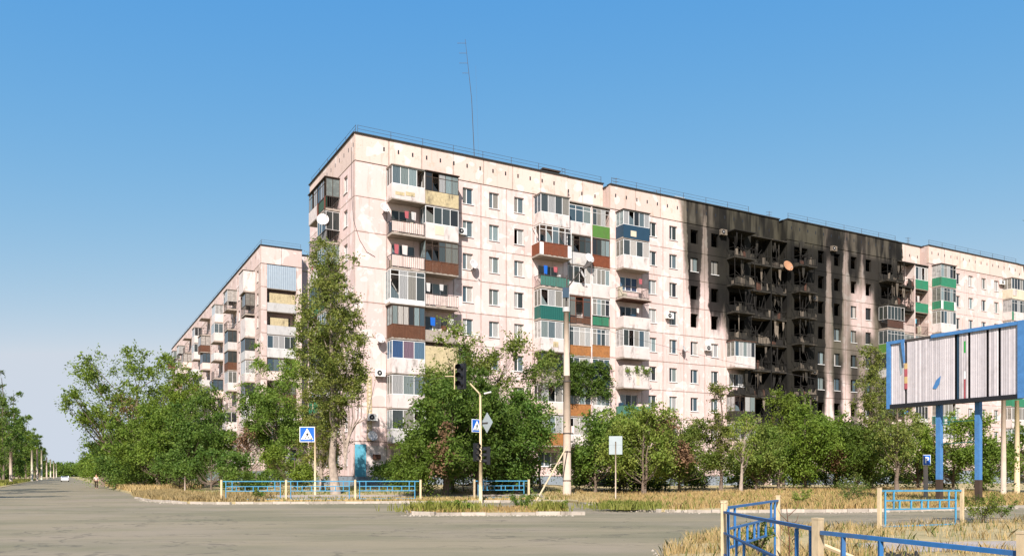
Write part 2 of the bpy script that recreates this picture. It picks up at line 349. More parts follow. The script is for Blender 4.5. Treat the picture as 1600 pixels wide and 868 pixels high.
# near corner of dry ground by the camera
YT = [(1.3, 4), (2.0, 10), (2.9, 16), (4.2, 19.5), (5.4, 21.8), (7.3, 23.9), (10.8, 24.9), (14, 26.6), (19, 30.5), (40, 41)]
g = MB(); nn = []
for x in np.arange(1.3, 40, .6):
    yt = float(np.interp(x, [a for a, _ in YT], [b for _, b in YT]))
    for k, y in enumerate(np.linspace(-2, yt, 24)): g.v.append((x, y, .008+.05*min(1, (yt-y)/.6)))
    nn.append(x)
g.f = [(i*24+j, (i+1)*24+j, (i+1)*24+j+1, i*24+j+1) for i in range(len(nn)-1) for j in range(23)]; struct('near_verge', g, 'lawn')
g = MB(); n = 24
for i in range(n+1):
    x = 7.5+i*26/n; yc = 16.4+.16*(x-7.5)
    for y in (yc, yc+2.2): g.v.append((x, y, .066))
g.f = [(2*i, 2*i+2, 2*i+3, 2*i+1) for i in range(n)]; struct('near_footpath', g, 'path')

# kerbs: every stone laid by itself
def kerb(points, name='kerb'):
    root = tag(link(name, None), kind='structure')
    me = cached('kerbstone', lambda: MB().box(-.49, .49, -.08, .08, -.05, .15).mesh('kerb_stone', 'kerb'))
    P = [Vector((a, b, 0)) for a, b in points]; carry = 0
    for a, b in zip(P, P[1:]):
        L = (b-a).length; d = (b-a)/L; t = carry
        while t < L:
            c = a+d*(t+.5); o = link('kerb_stone', me, root, (c.x, c.y, random.uniform(-.05, .0)), math.atan2(d.y, d.x)+random.uniform(-.02, .02)); t += 1.0
        carry = t-L
kerb([(x, yb(x)-.08) for x in (-26, -22, -19, -16.3, -10, -5.2, 1.2, 3.6)])
kerb([(3.7, 49), (4.0, 44), (4.75, 38.2), (6.1, 36.05), (8, 35.4), (12, 35.4), (16, 36), (20, 37.7), (25.6, 40.9), (40, 47.2)])
ISL = [(-4.3, 34.2), (-4.0, 33.3), (-3.2, 32.9), (2.0, 33.1), (2.3, 33.6), (2.5, 39.2), (-3.6, 38.6), (-4.6, 36.0)]
kerb(ISL[:5])
g = MB(); g.poly([(x, y, .085) for x, y in ISL]); n = len(ISL)
for i in range(n): a, b = ISL[i], ISL[(i+1) % n]; g.poly([(*a, -.02), (*b, -.02), (*b, .085), (*a, .085)])
struct('traffic_island', g, 'lawn')

# ------------------------------------------------------------------ apartment blocks
class Face:
    """a wall plane: x runs right along it, y goes into the building, z up"""
    def __init__(s, root, mat4, wall='wall'): s.root = root; s.m = mat4; s.wall = wall; s.panels = MB()
    def put(s, name, me, x=0, y=0, z=0): return link(name, me, s.root, mat4=s.m @ Matrix.Translation((x, y, z)))
G = .018
def panel_mesh(w, h, hole, wall, th=.28):
    b = MB()
    if hole is None: b.box(G, w-G, 0, th, G, h-G)
    else:
        x0, x1, z0, z1 = hole
        b.box(G, x0, 0, th, G, h-G); b.box(x1, w-G, 0, th, G, h-G); b.box(x0, x1, 0, th, z1, h-G)
        if z0 > .05: b.box(x0, x1, 0, th, G, z0)
    return b
def panel(F, x, z, w, h, hole=None, wall=None, y=0, joined=None):
    w_ = round(w, 3); wall = wall or F.wall
    if joined is not None:
        b = panel_mesh(w_, h, hole, wall); n = len(joined.v)
        joined.v += [(a+x, c+y, d+z) for a, c, d in b.v]; joined.f += [tuple(i+n for i in q) for q in b.f]; return
    me = cached(('p', w_, h, hole, wall), lambda: panel_mesh(w_, h, hole, wall).mesh('wall_panel', wall))
    F.put('wall_panel', me, x, y, z)
def win_frame(w, h, split, t=.05):
    b = MB(); b.box(0, t, .12, .2, 0, h); b.box(w-t, w, .12, .2, 0, h); b.box(t, w-t, .12, .2, 0, t); b.box(t, w-t, .12, .2, h-t, h)
    for s_ in split: b.box(s_*w-t/2-.01, s_*w+t/2+.01, .125, .195, t, h-t)
    return b
def window(F, x, z, w=.98, h=1.38, split=(.42,), y=0, kind=0, frame='white', glass='glass'):
    """frame part with panes and a sill below it"""
    o = F.put('window', cached(('wf', w, h, split, frame), lambda: win_frame(w, h, split).mesh('window', frame)), x, y, z)
    e = [0, *split, 1]
    for i in range(len(e)-1):
        if kind == 1 and i == 0: continue          # sash hanging open
        pw = (e[i+1]-e[i])*w-.07
        me = cached(('pn', round(pw, 3), h, glass), lambda: MB().box(0, pw, .15, .165, .05, h-.05).mesh('pane', glass))
        link('pane', me, o, (e[i]*w+.035, 0, 0))
    link('sill', cached(('sill', w), lambda: MB().box(-.05, w+.05, -.07, .12, -.06, -.005).mesh('sill', 'white')), o)
    return o
def zigzag(x0, x1, y, z0, z1, n, amp=.018):
    b = MB(); k = max(2, int(n))
    for i in range(k+1):
        xx = x0+(x1-x0)*i/k; yy = y-amp*(i % 2); b.v += [(xx, yy, z0), (xx, yy, z1), (xx, yy+.03, z0), (xx, yy+.03, z1)]
    for i in range(k):
        a, c = i*4, i*4+4; b.f += [(a, c, c+1, a+1), (a+2, a+3, c+3, c+2), (a+1, c+1, c+3, a+3), (a, a+2, c+2, c)]
    return b
def merge(a, b): n = len(a.v); a.v += b.v; a.f += [tuple(i+n for i in q) for q in b.f]; return a
def rot90(b, x):                       # turn a front strip into a side strip at x
    b.v = [(x+yy, xx, zz) for xx, yy, zz in b.v]; b.f = [q[::-1] for q in b.f]; return b
def balcony(F, x0, x1, z, d=1.2, par='pwhite', kind='solid', glaze='white', n=4, low=1.0, top=2.56, sides=(1, 1), canopy=False, slab='slab', glass='glass', broken=.1, each=True, yo=0, transom=0, ends=None):
    """par: parapet material, kind: solid / sheet / planks / rail; glaze: frame material or None. yo: y of the wall it is on"""
    w = x1-x0; y0, y1 = yo-d, yo
    o = F.put('balcony', MB().box(0, w, y0, y1, -.17, 0).mesh('balcony', slab), x0, 0, z)
    sd_ = [s_ for s_ in (0, 1) if sides[s_]]
    if par:
        if kind == 'solid':
            b = MB().box(0, w, y0-.02, y0+.05, -.1, low)
            for s_ in sd_: b.box(*((.003, .06) if s_ == 0 else (w-.06, w-.003)), y0+.05, y1, -.1, low)
            link('parapet', b.mesh('parapet', par), o)
            if F.root is big and random.random() < .5:
                for q in range(random.randint(1, 2)):
                    xx = random.uniform(0, w-1.0); ww = random.uniform(.3, .95); zb_ = random.uniform(-.05, .35)
                    link('patch_board', MB().box(xx, xx+ww, y0-.035-.005*q, y0-.0215, zb_, zb_+random.uniform(.25, low-.4)).mesh('patch_board', random.choice(['sheet', 'lgrey', 'pwhite', 'cream', 'yellow'])), o)
        elif kind == 'sheet':
            b = zigzag(0, w, y0, -.1, low, w/.11)
            for s_ in sd_: merge(b, rot90(zigzag(y0, y1, 0, -.1, low, d/.11), .02 if s_ == 0 else w))
            link('parapet', b.mesh('parapet', par), o)
        elif kind == 'planks':
            b = MB(); k = int(w/.125)
            for i in range(k): b.box(i*w/k+.008, (i+1)*w/k-.008, y0-.02+random.uniform(-.006, .006), y0+.012, random.uniform(-.07, -.01), low-random.uniform(0, .03))
            for s_ in sd_:
                for i in range(8): b.box(0 if s_ == 0 else w-.03, .03 if s_ == 0 else w, y0+.03+i*(d-.05)/8, y0+.015+(i+1)*(d-.05)/8, -.05, low)
            b.box(-.02, w+.02, y0-.04, y0+.03, low, low+.05)
            link('plank_cladding', b.mesh('plank_cladding', par), o)
        if kind == 'rail' or kind == 'railsheet':
            b = MB(); rz = low
            for zz in (.08, rz): b.box(0, w, y0, y0+.04, zz-.02, zz+.02)
            for i in range(int(w/.16)+1): xx = i*w/int(w/.16); b.box(xx-.008, xx+.008, y0+.012, y0+.028, .1, rz-.02)
            for s_ in sd_:
                xx = 0 if s_ == 0 else w-.04
                for zz in (.08, rz): b.box(xx, xx+.04, y0+.04, y1, zz-.02, zz+.02)
                for i in range(7): b.box(xx+.01, xx+.028, y0+.14+i*d/7.5, y0+.158+i*d/7.5, .1, rz-.02)
            link('railing', b.mesh('railing', 'rail'), o)
            if kind == 'railsheet':
                q = 0.0
                while q < w-.3:
                    ww = min(w-q, random.uniform(.5, 1.2)); link('infill_sheet', MB().box(q+.02, q+ww-.01, y0+.045, y0+.06, .06, rz-random.uniform(.03, .12)).mesh('infill_sheet', par), o); q += ww
    if glaze:
        t = .045; b = MB(); lo = low+.002
        b.box(0, w, y0, y0+.06, lo, lo+t); b.box(0, w, y0, y0+.06, top-t, top)
        zt = top-.42 if transom else top-t
        if transom: b.box(0, w, y0+.005, y0+.055, zt, zt+t)
        for i in range(n+1): xx = i*(w-t)/n; b.box(xx, xx+t, y0+.003, y0+.057, lo+t, top-t)
        for s_ in sd_:
            xx = 0 if s_ == 0 else w-.06
            b.box(xx, xx+.06, y0+.06, y1, lo, lo+t); b.box(xx, xx+.06, y0+.06, y1, top-t, top)
            b.box(xx+.003, xx+.057, (y0+y1)/2-t/2, (y0+y1)/2+t/2, lo+t, top-t); b.box(xx+.003, xx+.057, y1-t, y1, lo+t, top-t)
        fr = link('glazing_frame', b.mesh('glazing_frame', glaze), o)
        joined = MB()
        for i in range(n):
            if random.random() < broken: 
                if random.random() < .6:            # a shard left in the corner
                    xx = i*(w-t)/n+t; pw = (w-t)/n-t; mb = MB().prism([(xx, lo+t), (xx+pw, lo+t), (xx+pw*random.random(), lo+random.uniform(.3, .8)), (xx, lo+random.uniform(.5, 1.2))], y0+.02, y0+.032)
                    link('glass_shard', mb.mesh('glass_shard', glass), o)
                continue
            xx = i*(w-t)/n+t; pw = (w-t)/n-t; q = MB().box(0, pw, y0+.02, y0+.035, lo+t, top-t)
            if each: link('pane', q.mesh('pane', glass), o, (xx, 0, 0))
            else: q.v = [(a+xx, c, e) for a, c, e in q.v]; merge(joined, q)
        for s_ in sd_:
            if broken > .4: continue
            xx = .02 if s_ == 0 else w-.04
            q = MB().box(xx, xx+.015, y0+.06, y1-t, lo+t, top-t)
            if each: link('pane', q.mesh('pane', glass), o)
            else: merge(joined, q)
        if joined.v: tag(link('pane', joined.mesh('pane', glass), o), kind='stuff')
        if ends:
            for xx in (.0, w-.42): link('end_board', MB().box(xx, xx+.4, y0-.035, y0-.022, -.08, low).mesh('end_board', ends), o)
    if not glaze and par and low < 1.5 and F.root is big:
        for q in range(random.randint(2, 4)):
            xx = random.uniform(.05, w-.6); hh = random.uniform(.5, 1.45); ww = random.uniform(.12, .45)
            link('stored_item', MB().box(xx, xx+ww, y1-random.uniform(.35, .6), y1-.1-.03*q, 0, hh).mesh('stored_item', random.choice(['wood', 'lgrey', 'dwood', 'navy', 'sheet', 'cream', 'rust'])), o)
        if random.random() < .6:
            for q in range(random.randint(1, 3)):
                xx = random.uniform(.1, w-.6); ww = random.uniform(.25, .5); l = random.uniform(.4, .8)
                link('laundry', MB().prism([(xx, 1.9), (xx+ww, 1.9), (xx+ww-.03, 1.9-l), (xx+.04, 1.9-l*.94)], y0+.2+.02*q, y0+.212+.02*q).mesh('laundry', random.choice(['pwhite', 'signblue', 'red', 'lgrey', 'bluewash'])), o)
    if canopy:
        link('canopy', MB().box(-.08, w+.08, y0-.1, y1, top+.02, top+.09).mesh('canopy', canopy if isinstance(canopy, str) else 'slab'), o)
    return o
def burnt_balcony(F, x0, x1, z, d=1.2, yo=0, sides=(1, 1), seed=0, rail='char'):
    rr = random.Random(seed); w = x1-x0; y0, y1 = yo-d, yo
    o = F.put('balcony', MB().box(0, w, y0, y1, -.17, 0).mesh('balcony', 'char2'), x0, 0, z)
    b = MB()
    for zz in (.1, .95): b.bar((0, y0+.02, zz+rr.uniform(-.1, .05)), (w/2, y0-rr.uniform(0, .1), zz-rr.uniform(0, .25)), .02); b.bar((w/2, y0, zz-rr.uniform(0, .25)), (w, y0+.02, zz), .02)
    for i in range(int(w/.2)+1):
        if rr.random() < .25: continue
        xx = i*.2; b.bar((xx, y0+.02, 0), (min(w, max(0, xx+rr.gauss(0, .08))), y0+.02+rr.gauss(0, .04), rr.uniform(.6, .98)), .012)
    for s_ in (0, 1):
        if sides[s_]: b.bar((s_*w, y0, .95), (s_*w, y1, .95), .018); b.bar((s_*w, y0, 0), (s_*w+rr.gauss(0, .06), y0, rr.uniform(1.2, 2.6)), .025)
    for _ in range(5): xx = rr.uniform(0, w); b.bar((xx, y0+rr.uniform(0, .3), rr.uniform(.6, 1)), (min(w, max(0, xx+rr.gauss(0, .5))), y0+rr.uniform(-.05, .5), rr.uniform(1.3, 2.6)), .018)
    link('railing', b.mesh('railing', rail), o)
    xx = 0
    while xx < w-.2:                        # remains of the parapet boards
        ww = min(w-xx, rr.uniform(.15, .7))
        if rr.random() < .62:
            h0 = rr.uniform(.25, .95); h1 = rr.uniform(.2, .95)
            link('parapet_remnant', MB().prism([(xx, .02), (xx+ww, .02), (xx+ww, h1), (xx+ww*.5, (h0+h1)/2+rr.uniform(-.15, .2)), (xx, h0)], y0+.045, y0+.075).mesh('parapet_remnant', rr.choice(['ash', 'char2', 'char2', 'char', 'rust', 'ash', 'char'])), o)
        xx += ww
    b = MB()
    for _ in range(16):
        cx, cy, cz = rr.uniform(.1, w-.1), rr.uniform(y0+.15, y1-.1), rr.uniform(0, .35); s_ = rr.uniform(.04, .16); b.box(cx-s_, cx+s_*rr.uniform(.5, 2), cy-s_, cy+s_, 0, cz+s_)
    link('debris', b.mesh('debris', rr.choice(['ash', 'char2', 'char2'])), o)
    b = MB()
    for _ in range(rr.randint(1, 3)):       # rags and torn sheet hanging from above
        cx = rr.uniform(.1, w-.5); ww = rr.uniform(.15, .5); l = rr.uniform(.6, 2.1); yy = y0+rr.uniform(.05, .5)
        b.prism([(cx, 2.6), (cx+ww, 2.6), (cx+ww*.8, 2.6-l*.6), (cx+ww*rr.uniform(.2, .9), 2.6-l), (cx+.05, 2.6-l*.7)], yy, yy+.02)
    link('torn_sheet', b.mesh('torn_sheet', rr.choice(['char2', 'ash', 'char2', 'char'])), o)
    return o
H = 2.81
def block(root, m, Z9, layout, x0, length, dz=0, zroof=29.0, wall='wall', attic='attic', joined=None, burnt=lambda u, k: False, zbase=.3, ends=(0, 0), simplewin=False):
    """one stair section: layout is a list of (kind, u0, u1[, centre]) in facade metres"""
    F = Face(root, m, wall); z9 = Z9+dz
    for k in range(9, 0, -1):
        zf = z9-H*(9-k)
        for kd, a, b, *rest in layout:
            if kd == 'wall': panel(F, a, zf, b-a, H, None, joined=joined)
            elif kd == 'win':
                c = rest[0]-a; hole = (round(c-.49, 3), round(c+.49, 3), .90, 2.28); panel(F, a, zf, b-a, H, hole, joined=joined)
                if not burnt(rest[0], k):
                    window(F, rest[0]-.49, zf+.90, kind=1 if random.random() < .1 else 0, frame='char2' if root is big and 34 < rest[0] < 63 and (k > 5 or rest[0] > 52) and wall == 'wall' else 'white')
            elif kd == 'door' or kd == 'rec':
                y = 0 if kd == 'door' else 1.1; w = b-a
                hw = min(2.1, w-.5); hole = (round((w-hw)/2, 3), round((w+hw)/2, 3), .9, 2.2)
                panel(F, a, zf, w, H, hole, y=y, joined=joined)
                if not burnt((a+b)/2, k):
                    window(F, a+(w-hw)/2, zf+.9, w=hw, h=1.3, split=(.34, .67), y=y, glass='blueglass' if random.random() < .3 else 'glass')
    zb = z9-H*8
    for kd, a, b, *rest in layout:         # plinth and attic strip
        y = 1.1 if kd == 'rec' else 0
        F.put('plinth', cached(('pl', round(b-a, 3), zb, zbase), lambda: MB().box(0, b-a, -.05, .28, zbase-zb, -G).mesh('plinth', 'plinth')), a, y, zb)
    return F
def attic(F, a, b, z, zr, y=0, mat='attic', vent0=.6, step=1.25, felt=True):
    x = a; n = max(1, round((b-a)/3.1)); w = (b-a)/n
    for i in range(n):
        F.put('attic_panel', cached(('at', round(w, 3), round(zr-z, 3), mat), lambda: MB().box(G, w-G, -.01, .27, G, zr-z).mesh('attic_panel', mat)), a+i*w, y, z)
    xx = a+vent0
    vm = cached('vent', lambda: MB().box(0, .13, -.016, .05, 0, .34).mesh('vent_dark', 'black'))  # solid black block, its colour stands in for the shade inside a vent opening
    while xx < b-.3: F.put('vent_dark', vm, xx, y, z+1.15); xx += step
    if felt: F.put('roof_edge', MB().box(a-.02, b+.02, y-.12, y+.5, zr, zr+.10).mesh('roof_edge', 'roof_felt'))
def railing(F, a, b, z, y=.15, post=2.6):
    m = MB(); n = max(1, int((b-a)/post))
    for i in range(n+1): xx = a+(b-a)*i/n; m.box(xx-.014, xx+.014, y-.014, y+.014, z, z+.62)
    for zz in (.32, .6): m.box(a, b, y-.01, y+.01, z+zz-.009, z+zz+.009)
    F.put('roof_railing', m.mesh('roof_railing', 'rail'))

Z9 = 24.0; RZ = 29.0; ANG = math.atan2(UY, UX)
big = thing('apartment_block', 'long nine storey pink panel apartment block with fire blackened middle sections', 'apartment building', (CX, CY, 0), ANG)
I4 = Matrix.Identity(4)
def burntf(u, k):
    return (34.5 < u < 36 and k in (9, 7, 6) or 36.9 < u < 38.8 and k in (9, 7, 6) or 39 < u < 42.6 and k >= 6 or 42.6 < u < 53 or 53 <= u < 55 and (k >= 6 or k < 4) or
            55 < u < 57.5 and (k >= 7 or k in (3, 2, 1)) or 57.5 < u < 60 and (k >= 8 or k in (3, 1)) or 60 < u < 63 and k >= 8 or 63 < u < 69.5 and k >= 8)
def section(s0, s1, wins, da, db, rec, dz, zr, joined=None):
    lay = [('wall', s0, da[0]), ('door', *da)]
    e = [da[1]] + [(wins[i]+wins[i+1])/2 for i in range(len(wins)-1)] + [db[0]]
    for i, c in enumerate(wins): lay.append(('win', e[i], e[i+1], c))
    lay += [('door', *db)]
    if rec[0] > db[1]+.05: lay.append(('wall', db[1], rec[0]))
    mid = rec[0]+(rec[1]-rec[0])*.56; lay += [('rec', rec[0], mid), ('rec', mid, rec[1])]
    F = block(big, I4, Z9, lay, s0, s1-s0, dz, burnt=burntf, joined=joined)
    attic(F, s0, rec[0], Z9+dz+H+.03, zr+dz); attic(F, rec[0], rec[1], Z9+dz+H+.03, zr+dz+.45, y=1.1, vent0=.7, step=1.5)
    F.put('attic_return', MB().box(rec[0]-.26, rec[0], .29, 1.09, Z9+dz+H+.03, zr+dz-.02).mesh('attic_return', 'attic'))
    F.put('loggia_cover', MB().box(rec[0]+.02, rec[1]-.02, -.08, 1.09, Z9+dz+H-.06, Z9+dz+H+.05).mesh('loggia_cover', 'slab' if s1 > 73 else 'char2'))
    railing(F, s0+.3, rec[0]-.2, zr+dz+.14); 
    # side wall where the next section stands forward, partition between the two loggias, corner of this recess
    F.put('side_wall', MB().box(rec[0]-.24, rec[0]-.004, .29, 1.09, .5+dz, Z9+dz+H).mesh('side_wall', 'wall'))
    F.put('partition_wall', MB().box(mid-.07, mid+.07, .0, 1.09, .5+dz, Z9+dz+H-.07).mesh('partition_wall', 'wall'))
    return F, mid
# section 1 has its own layout at the corner
lay1 = [('wall', 0, 2.7), ('door', 2.7, 5.6), ('door', 5.6, 8.7), ('win', 8.7, 11.3, 10.04), ('win', 11.3, 13.8, 12.58), ('win', 13.8, 16.5, 15.08), ('door', 16.5, 19.7), ('wall', 19.7, 20.2), ('rec', 20.2, 22.85), ('rec', 22.85, 24.92)]
F1 = block(big, I4, Z9, lay1, 0, 24.92, burnt=burntf)
attic(F1, 0, 20.2, Z9+H+.03, RZ, vent0=2.4); attic(F1, 20.2, 24.92, Z9+H+.03, RZ+.45, y=1.1, vent0=.7, step=1.5)
F1.put('attic_return', MB().box(19.94, 20.2, .29, 1.09, Z9+H+.03, RZ-.02).mesh('attic_return', 'attic'))
F1.put('side_wall', MB().box(19.96, 20.196, .29, 1.09, .5, Z9+H).mesh('side_wall', 'wall'))
F1.put('partition_wall', MB().box(22.78, 22.92, 0, 1.09, .5, Z9+H-.07).mesh('partition_wall', 'wall'))
F1.put('loggia_cover', MB().box(20.22, 24.9, -.08, 1.09, Z9+H-.06, Z9+H+.05).mesh('loggia_cover', 'slab'))
railing(F1, .3, 20, RZ+.14); railing(F1, 20.4, 24.8, RZ+.6, y=1.3)
F2, mid2 = section(24.92, 48.3, [30.0, 32.57, 35.29, 38.0], (25.6, 28.7), (39.55, 42.45), (43.0, 48.3), 0, RZ+.1)
F3, mid3 = section(48.3, 72.4, [53.58, 56.17, 58.94, 61.45], (48.95, 51.9), (63.2, 66.3), (66.6, 72.4), .3, RZ)
J4 = MB()
F4, mid4 = section(72.4, 96.5, [78.2, 80.9, 83.65, 86.4], (73.05, 76.1), (87.7, 90.9), (91.2, 96.5), .7, RZ, joined=J4)
tag(F4.put('wall_panel', J4.mesh('wall_panel', 'wall')), kind='stuff')
for Fx, s, dz in ((F1, 24.92, 0), (F2, 48.3, .3), (F3, 72.4, .7)):      # return walls of the forward corners
    Fx.put('return_wall', MB().box(s+.002, s+.25, .282, 1.5, .4, RZ+dz).mesh('return_wall', 'wall'))
    Fx.put('roof_edge', MB().box(s-.1, s+.4, .52, 1.6, RZ+dz+.002, RZ+dz+.098).mesh('roof_edge', 'roof_felt'))
# left end face of the big block
ML = Matrix.Translation((0, 13.7, 0)) @ Matrix.Rotation(R(-90), 4, 'Z')
def e_(t): return 13.7-t
layL = [('wall', 0, e_(9.5)), ('door', e_(9.5), e_(6.7)), ('door', e_(6.7), e_(4.0)), ('win', e_(4.0), e_(1.2), e_(2.4)), ('wall', e_(1.2), e_(.28))]
FL = block(big, ML, Z9, layL, 0, 13.7); attic(FL, 0, 13.7-.01, Z9+H+.03, RZ, vent0=.8); railing(FL, .2, 13.5, RZ+.14)
# core: floors, inner walls, roof
c = MB()
for k in range(1, 11): c.box(.4, 96.4, 1.40 if k == 10 else .30, 13.2, Z9-H*(9-k)-.2, Z9-H*(9-k)-.02)
big_core = link('floor_slab', c.mesh('floor_slab', 'inside'), big)
c = MB(); c.box(.5, 96.3, 3.2, 13.1, .4, 26.5)
for u in (24.9, 36.6, 39.0, 43.2, 48.6, 52.4, 54.9, 57.6, 60.2, 63.0, 66.8, 72.8): c.box(u-.08, u+.08, 1.42, 3.3, .5, 26.6)
link('inner_wall', c.mesh('inner_wall', 'char'), big)
c = MB(); c.box(.3, 96.4, 1.6, 13.4, 28.7, 28.98); link('roof', c.mesh('roof', 'roof_felt'), big)
c = MB(); c.box(.02, 96.5, 13.45, 13.7, .2, 28.9); c.box(96.25, 96.5, .3, 13.44, .2, 28.9); link('back_wall', c.mesh('back_wall', 'wall'), big)
for u, y, w in ((12.6, 2.2, 1.0), (18.3, 1.2, 1.7), (34.0, 1.4, 1.0), (44.0, 2.6, 1.6), (58.8, 1.3, 1.1), (67.2, 2.6, 1.6), (80.3, 1.5, 1.0), (90, 1.4, 1)):
    F1.put('roof_vent', MB().box(u, u+w, y, y+.9, RZ-.1, RZ+.75).box(u-.12, u+w+.12, y-.12, y+1.02, RZ+.752, RZ+.86).mesh('roof_vent', 'dwood' if w > 1.2 else 'lgrey'))

# --- balconies, floor by floor
def zf(k, dz=0): return Z9+dz-H*(9-k)
B = lambda F, u0, u1, k, dz=0, **kw: balcony(F, u0, u1, zf(k, dz), **kw)
# first stack by the corner
a0, a1 = 2.72, 5.58
B(F1, a0, a1, 9, par='pwhite', glaze='white', n=4, canopy='slab', low=1.1)
B(F1, a0, a1, 8, par='sheet', kind='railsheet', glaze=None); B(F1, a0, a1, 7, par='sheet', kind='railsheet', glaze=None, low=1.05)
B(F1, a0-.15, a1, 6, par='white', low=.25, top=2.6, n=4, glaze='white', broken=.35, transom=1)
B(F1, a0, a1, 5, par='wood', kind='planks', glaze='dwood', n=6, broken=.2)
B(F1, a0, a1, 4, par='pwhite', n=3, glass='blueglass', low=1.1); B(F1, a0, a1, 3, par='pwhite', n=3); B(F1, a0, a1, 2, par='lgrey', n=3)
b0, b1 = 5.62, 8.6
B(F1, b0, b1, 9, par='yellow', glaze='dwood', n=5, canopy='dwood', broken=.35, transom=1); B(F1, b0, b1, 8, par='pwhite', n=4, low=1.15)
B(F1, b0, b1, 7, par='wood', kind='planks', glaze='dwood', n=5, broken=.4, transom=1, low=.85); B(F1, b0, b1, 6, par='sheet', kind='railsheet', glaze=None)
B(F1, b0, b1, 5, par='slab', glaze=None, low=.8); B(F1, b0, b1, 4, par='yellow', n=4, low=2.3, glaze=None); B(F1, b0, b1, 3, par='owood', kind='planks', glaze='dwood', n=4); B(F1, b0, b1, 2, par='pwhite')
# third stack
a0, a1 = 16.62, 19.62
B(F1, a0, a1, 9, n=4, canopy='slab', low=.95); B(F1, a0-.25, a1+.1, 8, d=1.4, par='rwood', kind='planks', glaze='white', n=5, broken=.6, transom=1, ends='white')
B(F1, a0, a1, 7, par='teal', kind='railsheet', glaze=None, glass='blueglass'); B(F1, a0, a1, 6, par='dgreen', kind='sheet', n=4, low=1.1); B(F1, a0, a1, 5, n=4, low=1.05)
B(F1, a0, a1, 4, par='slab', glaze='dwood', n=4, broken=.5); B(F1, a0, a1, 3, par='sheet'); B(F1, a0, a1, 2, par='owood', kind='planks', n=4)
L = dict(d=1.1, yo=1.1, sides=(0, 0))
B(F1, 20.22, 22.76, 9, par='pwhite', n=3, transom=1, low=1.0, **L); B(F1, 20.22, 22.76, 8, par='lgrey', glaze='dwood', n=4, broken=.3, transom=1, **L)
B(F1, 20.22, 22.76, 7, par='pwhite', n=4, broken=.3, **L); B(F1, 20.22, 22.76, 6, par='wood', glaze='rwood', n=3, transom=1, low=.75, kind='railsheet', **L)
B(F1, 20.22, 22.76, 5, par='owood', kind='planks', n=4, transom=1, low=.8, **L); B(F1, 20.22, 22.76, 4, par='lgrey', n=4, **L); B(F1, 20.22, 22.76, 3, par='owood', kind='planks', n=4, **L); B(F1, 20.22, 22.76, 2, par='pwhite', n=4, **L)
B(F1, 22.94, 24.9, 9, par='grass_green', glaze='lgrey', n=4, transom=1, broken=.3, **L); B(F1, 22.94, 24.9, 8, par='rwood', kind='planks', glaze='dwood', n=4, broken=.3, **L)
B(F1, 22.94, 24.9, 7, par='pwhite', n=4, low=1.1, **L); B(F1, 22.94, 24.9, 6, par='green', kind='railsheet', n=4, transom=1, **L); B(F1, 22.94, 24.9, 5, par='owood', kind='planks', n=4, transom=1, **L)
B(F1, 22.94, 24.9, 4, par='navy', n=3, **L); B(F1, 22.94, 24.9, 3, par='pwhite', n=4, **L); B(F1, 22.94, 24.9, 2, par='owood', kind='planks', n=4, **L)
# section 2
a0, a1 = 25.62, 28.68
B(F2, a0, a1, 9, par='navy', low=1.15, top=2.5, n=5, canopy='dwood'); B(F2, a0, a1, 8, low=1.1, n=4); B(F2, a0, a1, 7, par='sheet', kind='rail', glaze=None)
B(F2, a0, a1+.1, 6, par='pwhite', glaze=None, canopy='rust', low=1.0); B(F2, a0, a1, 5, n=5, par='pwhite'); B(F2, a0, a1, 4, par='pwhite', low=2.0, glaze=None); B(F2, a0, a1, 3, par='teal', kind='sheet', glaze=None)
B(F2, a0, a1, 2, n=4)
for k in (9, 8, 7, 6): burnt_balcony(F2, 39.6, 42.4, zf(k), seed=k)
B(F2, 39.6, 42.4, 5, n=5, par='pwhite', low=1.0, canopy='rust'); burnt_balcony(F2, 39.6, 42.4, zf(4), seed=33); B(F2, 39.6, 42.4, 3, par='char2', glaze='dwood', broken=.4); B(F2, 39.6, 42.4, 2, par='sheet')
for k in range(9, 1, -1):
    burnt_balcony(F2, 43.05, mid2-.1, zf(k), seed=40+k, d=1.1, yo=1.1, sides=(0, 0)); burnt_balcony(F2, mid2+.1, 48.25, zf(k), seed=60+k, d=1.1, yo=1.1, sides=(0, 0))
F2.put('canopy', MB().box(39.5, 42.5, -1.3, 0, zf(9)+2.6, zf(9)+2.68).mesh('canopy', 'char'))
for k in range(9, 0, -1): burnt_balcony(F3, 48.97, 51.6, zf(k, .3), seed=80+k)
# section 3 right end
a0, a1 = 63.25, 66.25
for k in (9, 8): burnt_balcony(F3, a0, a1, zf(k, .3), seed=100+k)
B(F3, a0, a1, 7, .3, par='rust', kind='railsheet', glaze='lgrey', n=5, broken=.2, each=False); B(F3, a0, a1, 6, .3, par='grass_green', glaze='lgrey', n=5, broken=.2, each=False, ends='wood', transom=1)
for k in (5, 4, 3, 2): B(F3, a0, a1, k, .3, par=('char2', 'lgrey', 'sheet', 'dwood')[k % 4], glaze='dwood', n=5, each=False, broken=.3)
for k in (9, 8): burnt_balcony(F3, 66.62, mid3-.1, zf(k, .3), seed=120+k, d=1.1, yo=1.1, sides=(0, 0))
for k in (7, 6, 5, 4, 3, 2):
    B(F3, 66.62, mid3-.1, k, .3, par=('rust', 'green', 'wood', 'sheet')[k % 4], kind='railsheet', glaze=None if k % 2 else 'lgrey', n=4, each=False, broken=.3, **L)
B(F3, mid3+.1, 72.35, 9, .3, par='green', kind='sheet', n=4, **L); B(F3, mid3+.1, 72.35, 8, .3, par='green', kind='sheet', glaze=None, **L); B(F3, mid3+.1, 72.35, 7, .3, par='rust', kind='rail', glaze=None, **L)
B(F3, mid3+.1, 72.35, 6, .3, par='sheet', glaze='lgrey', n=4, **L)
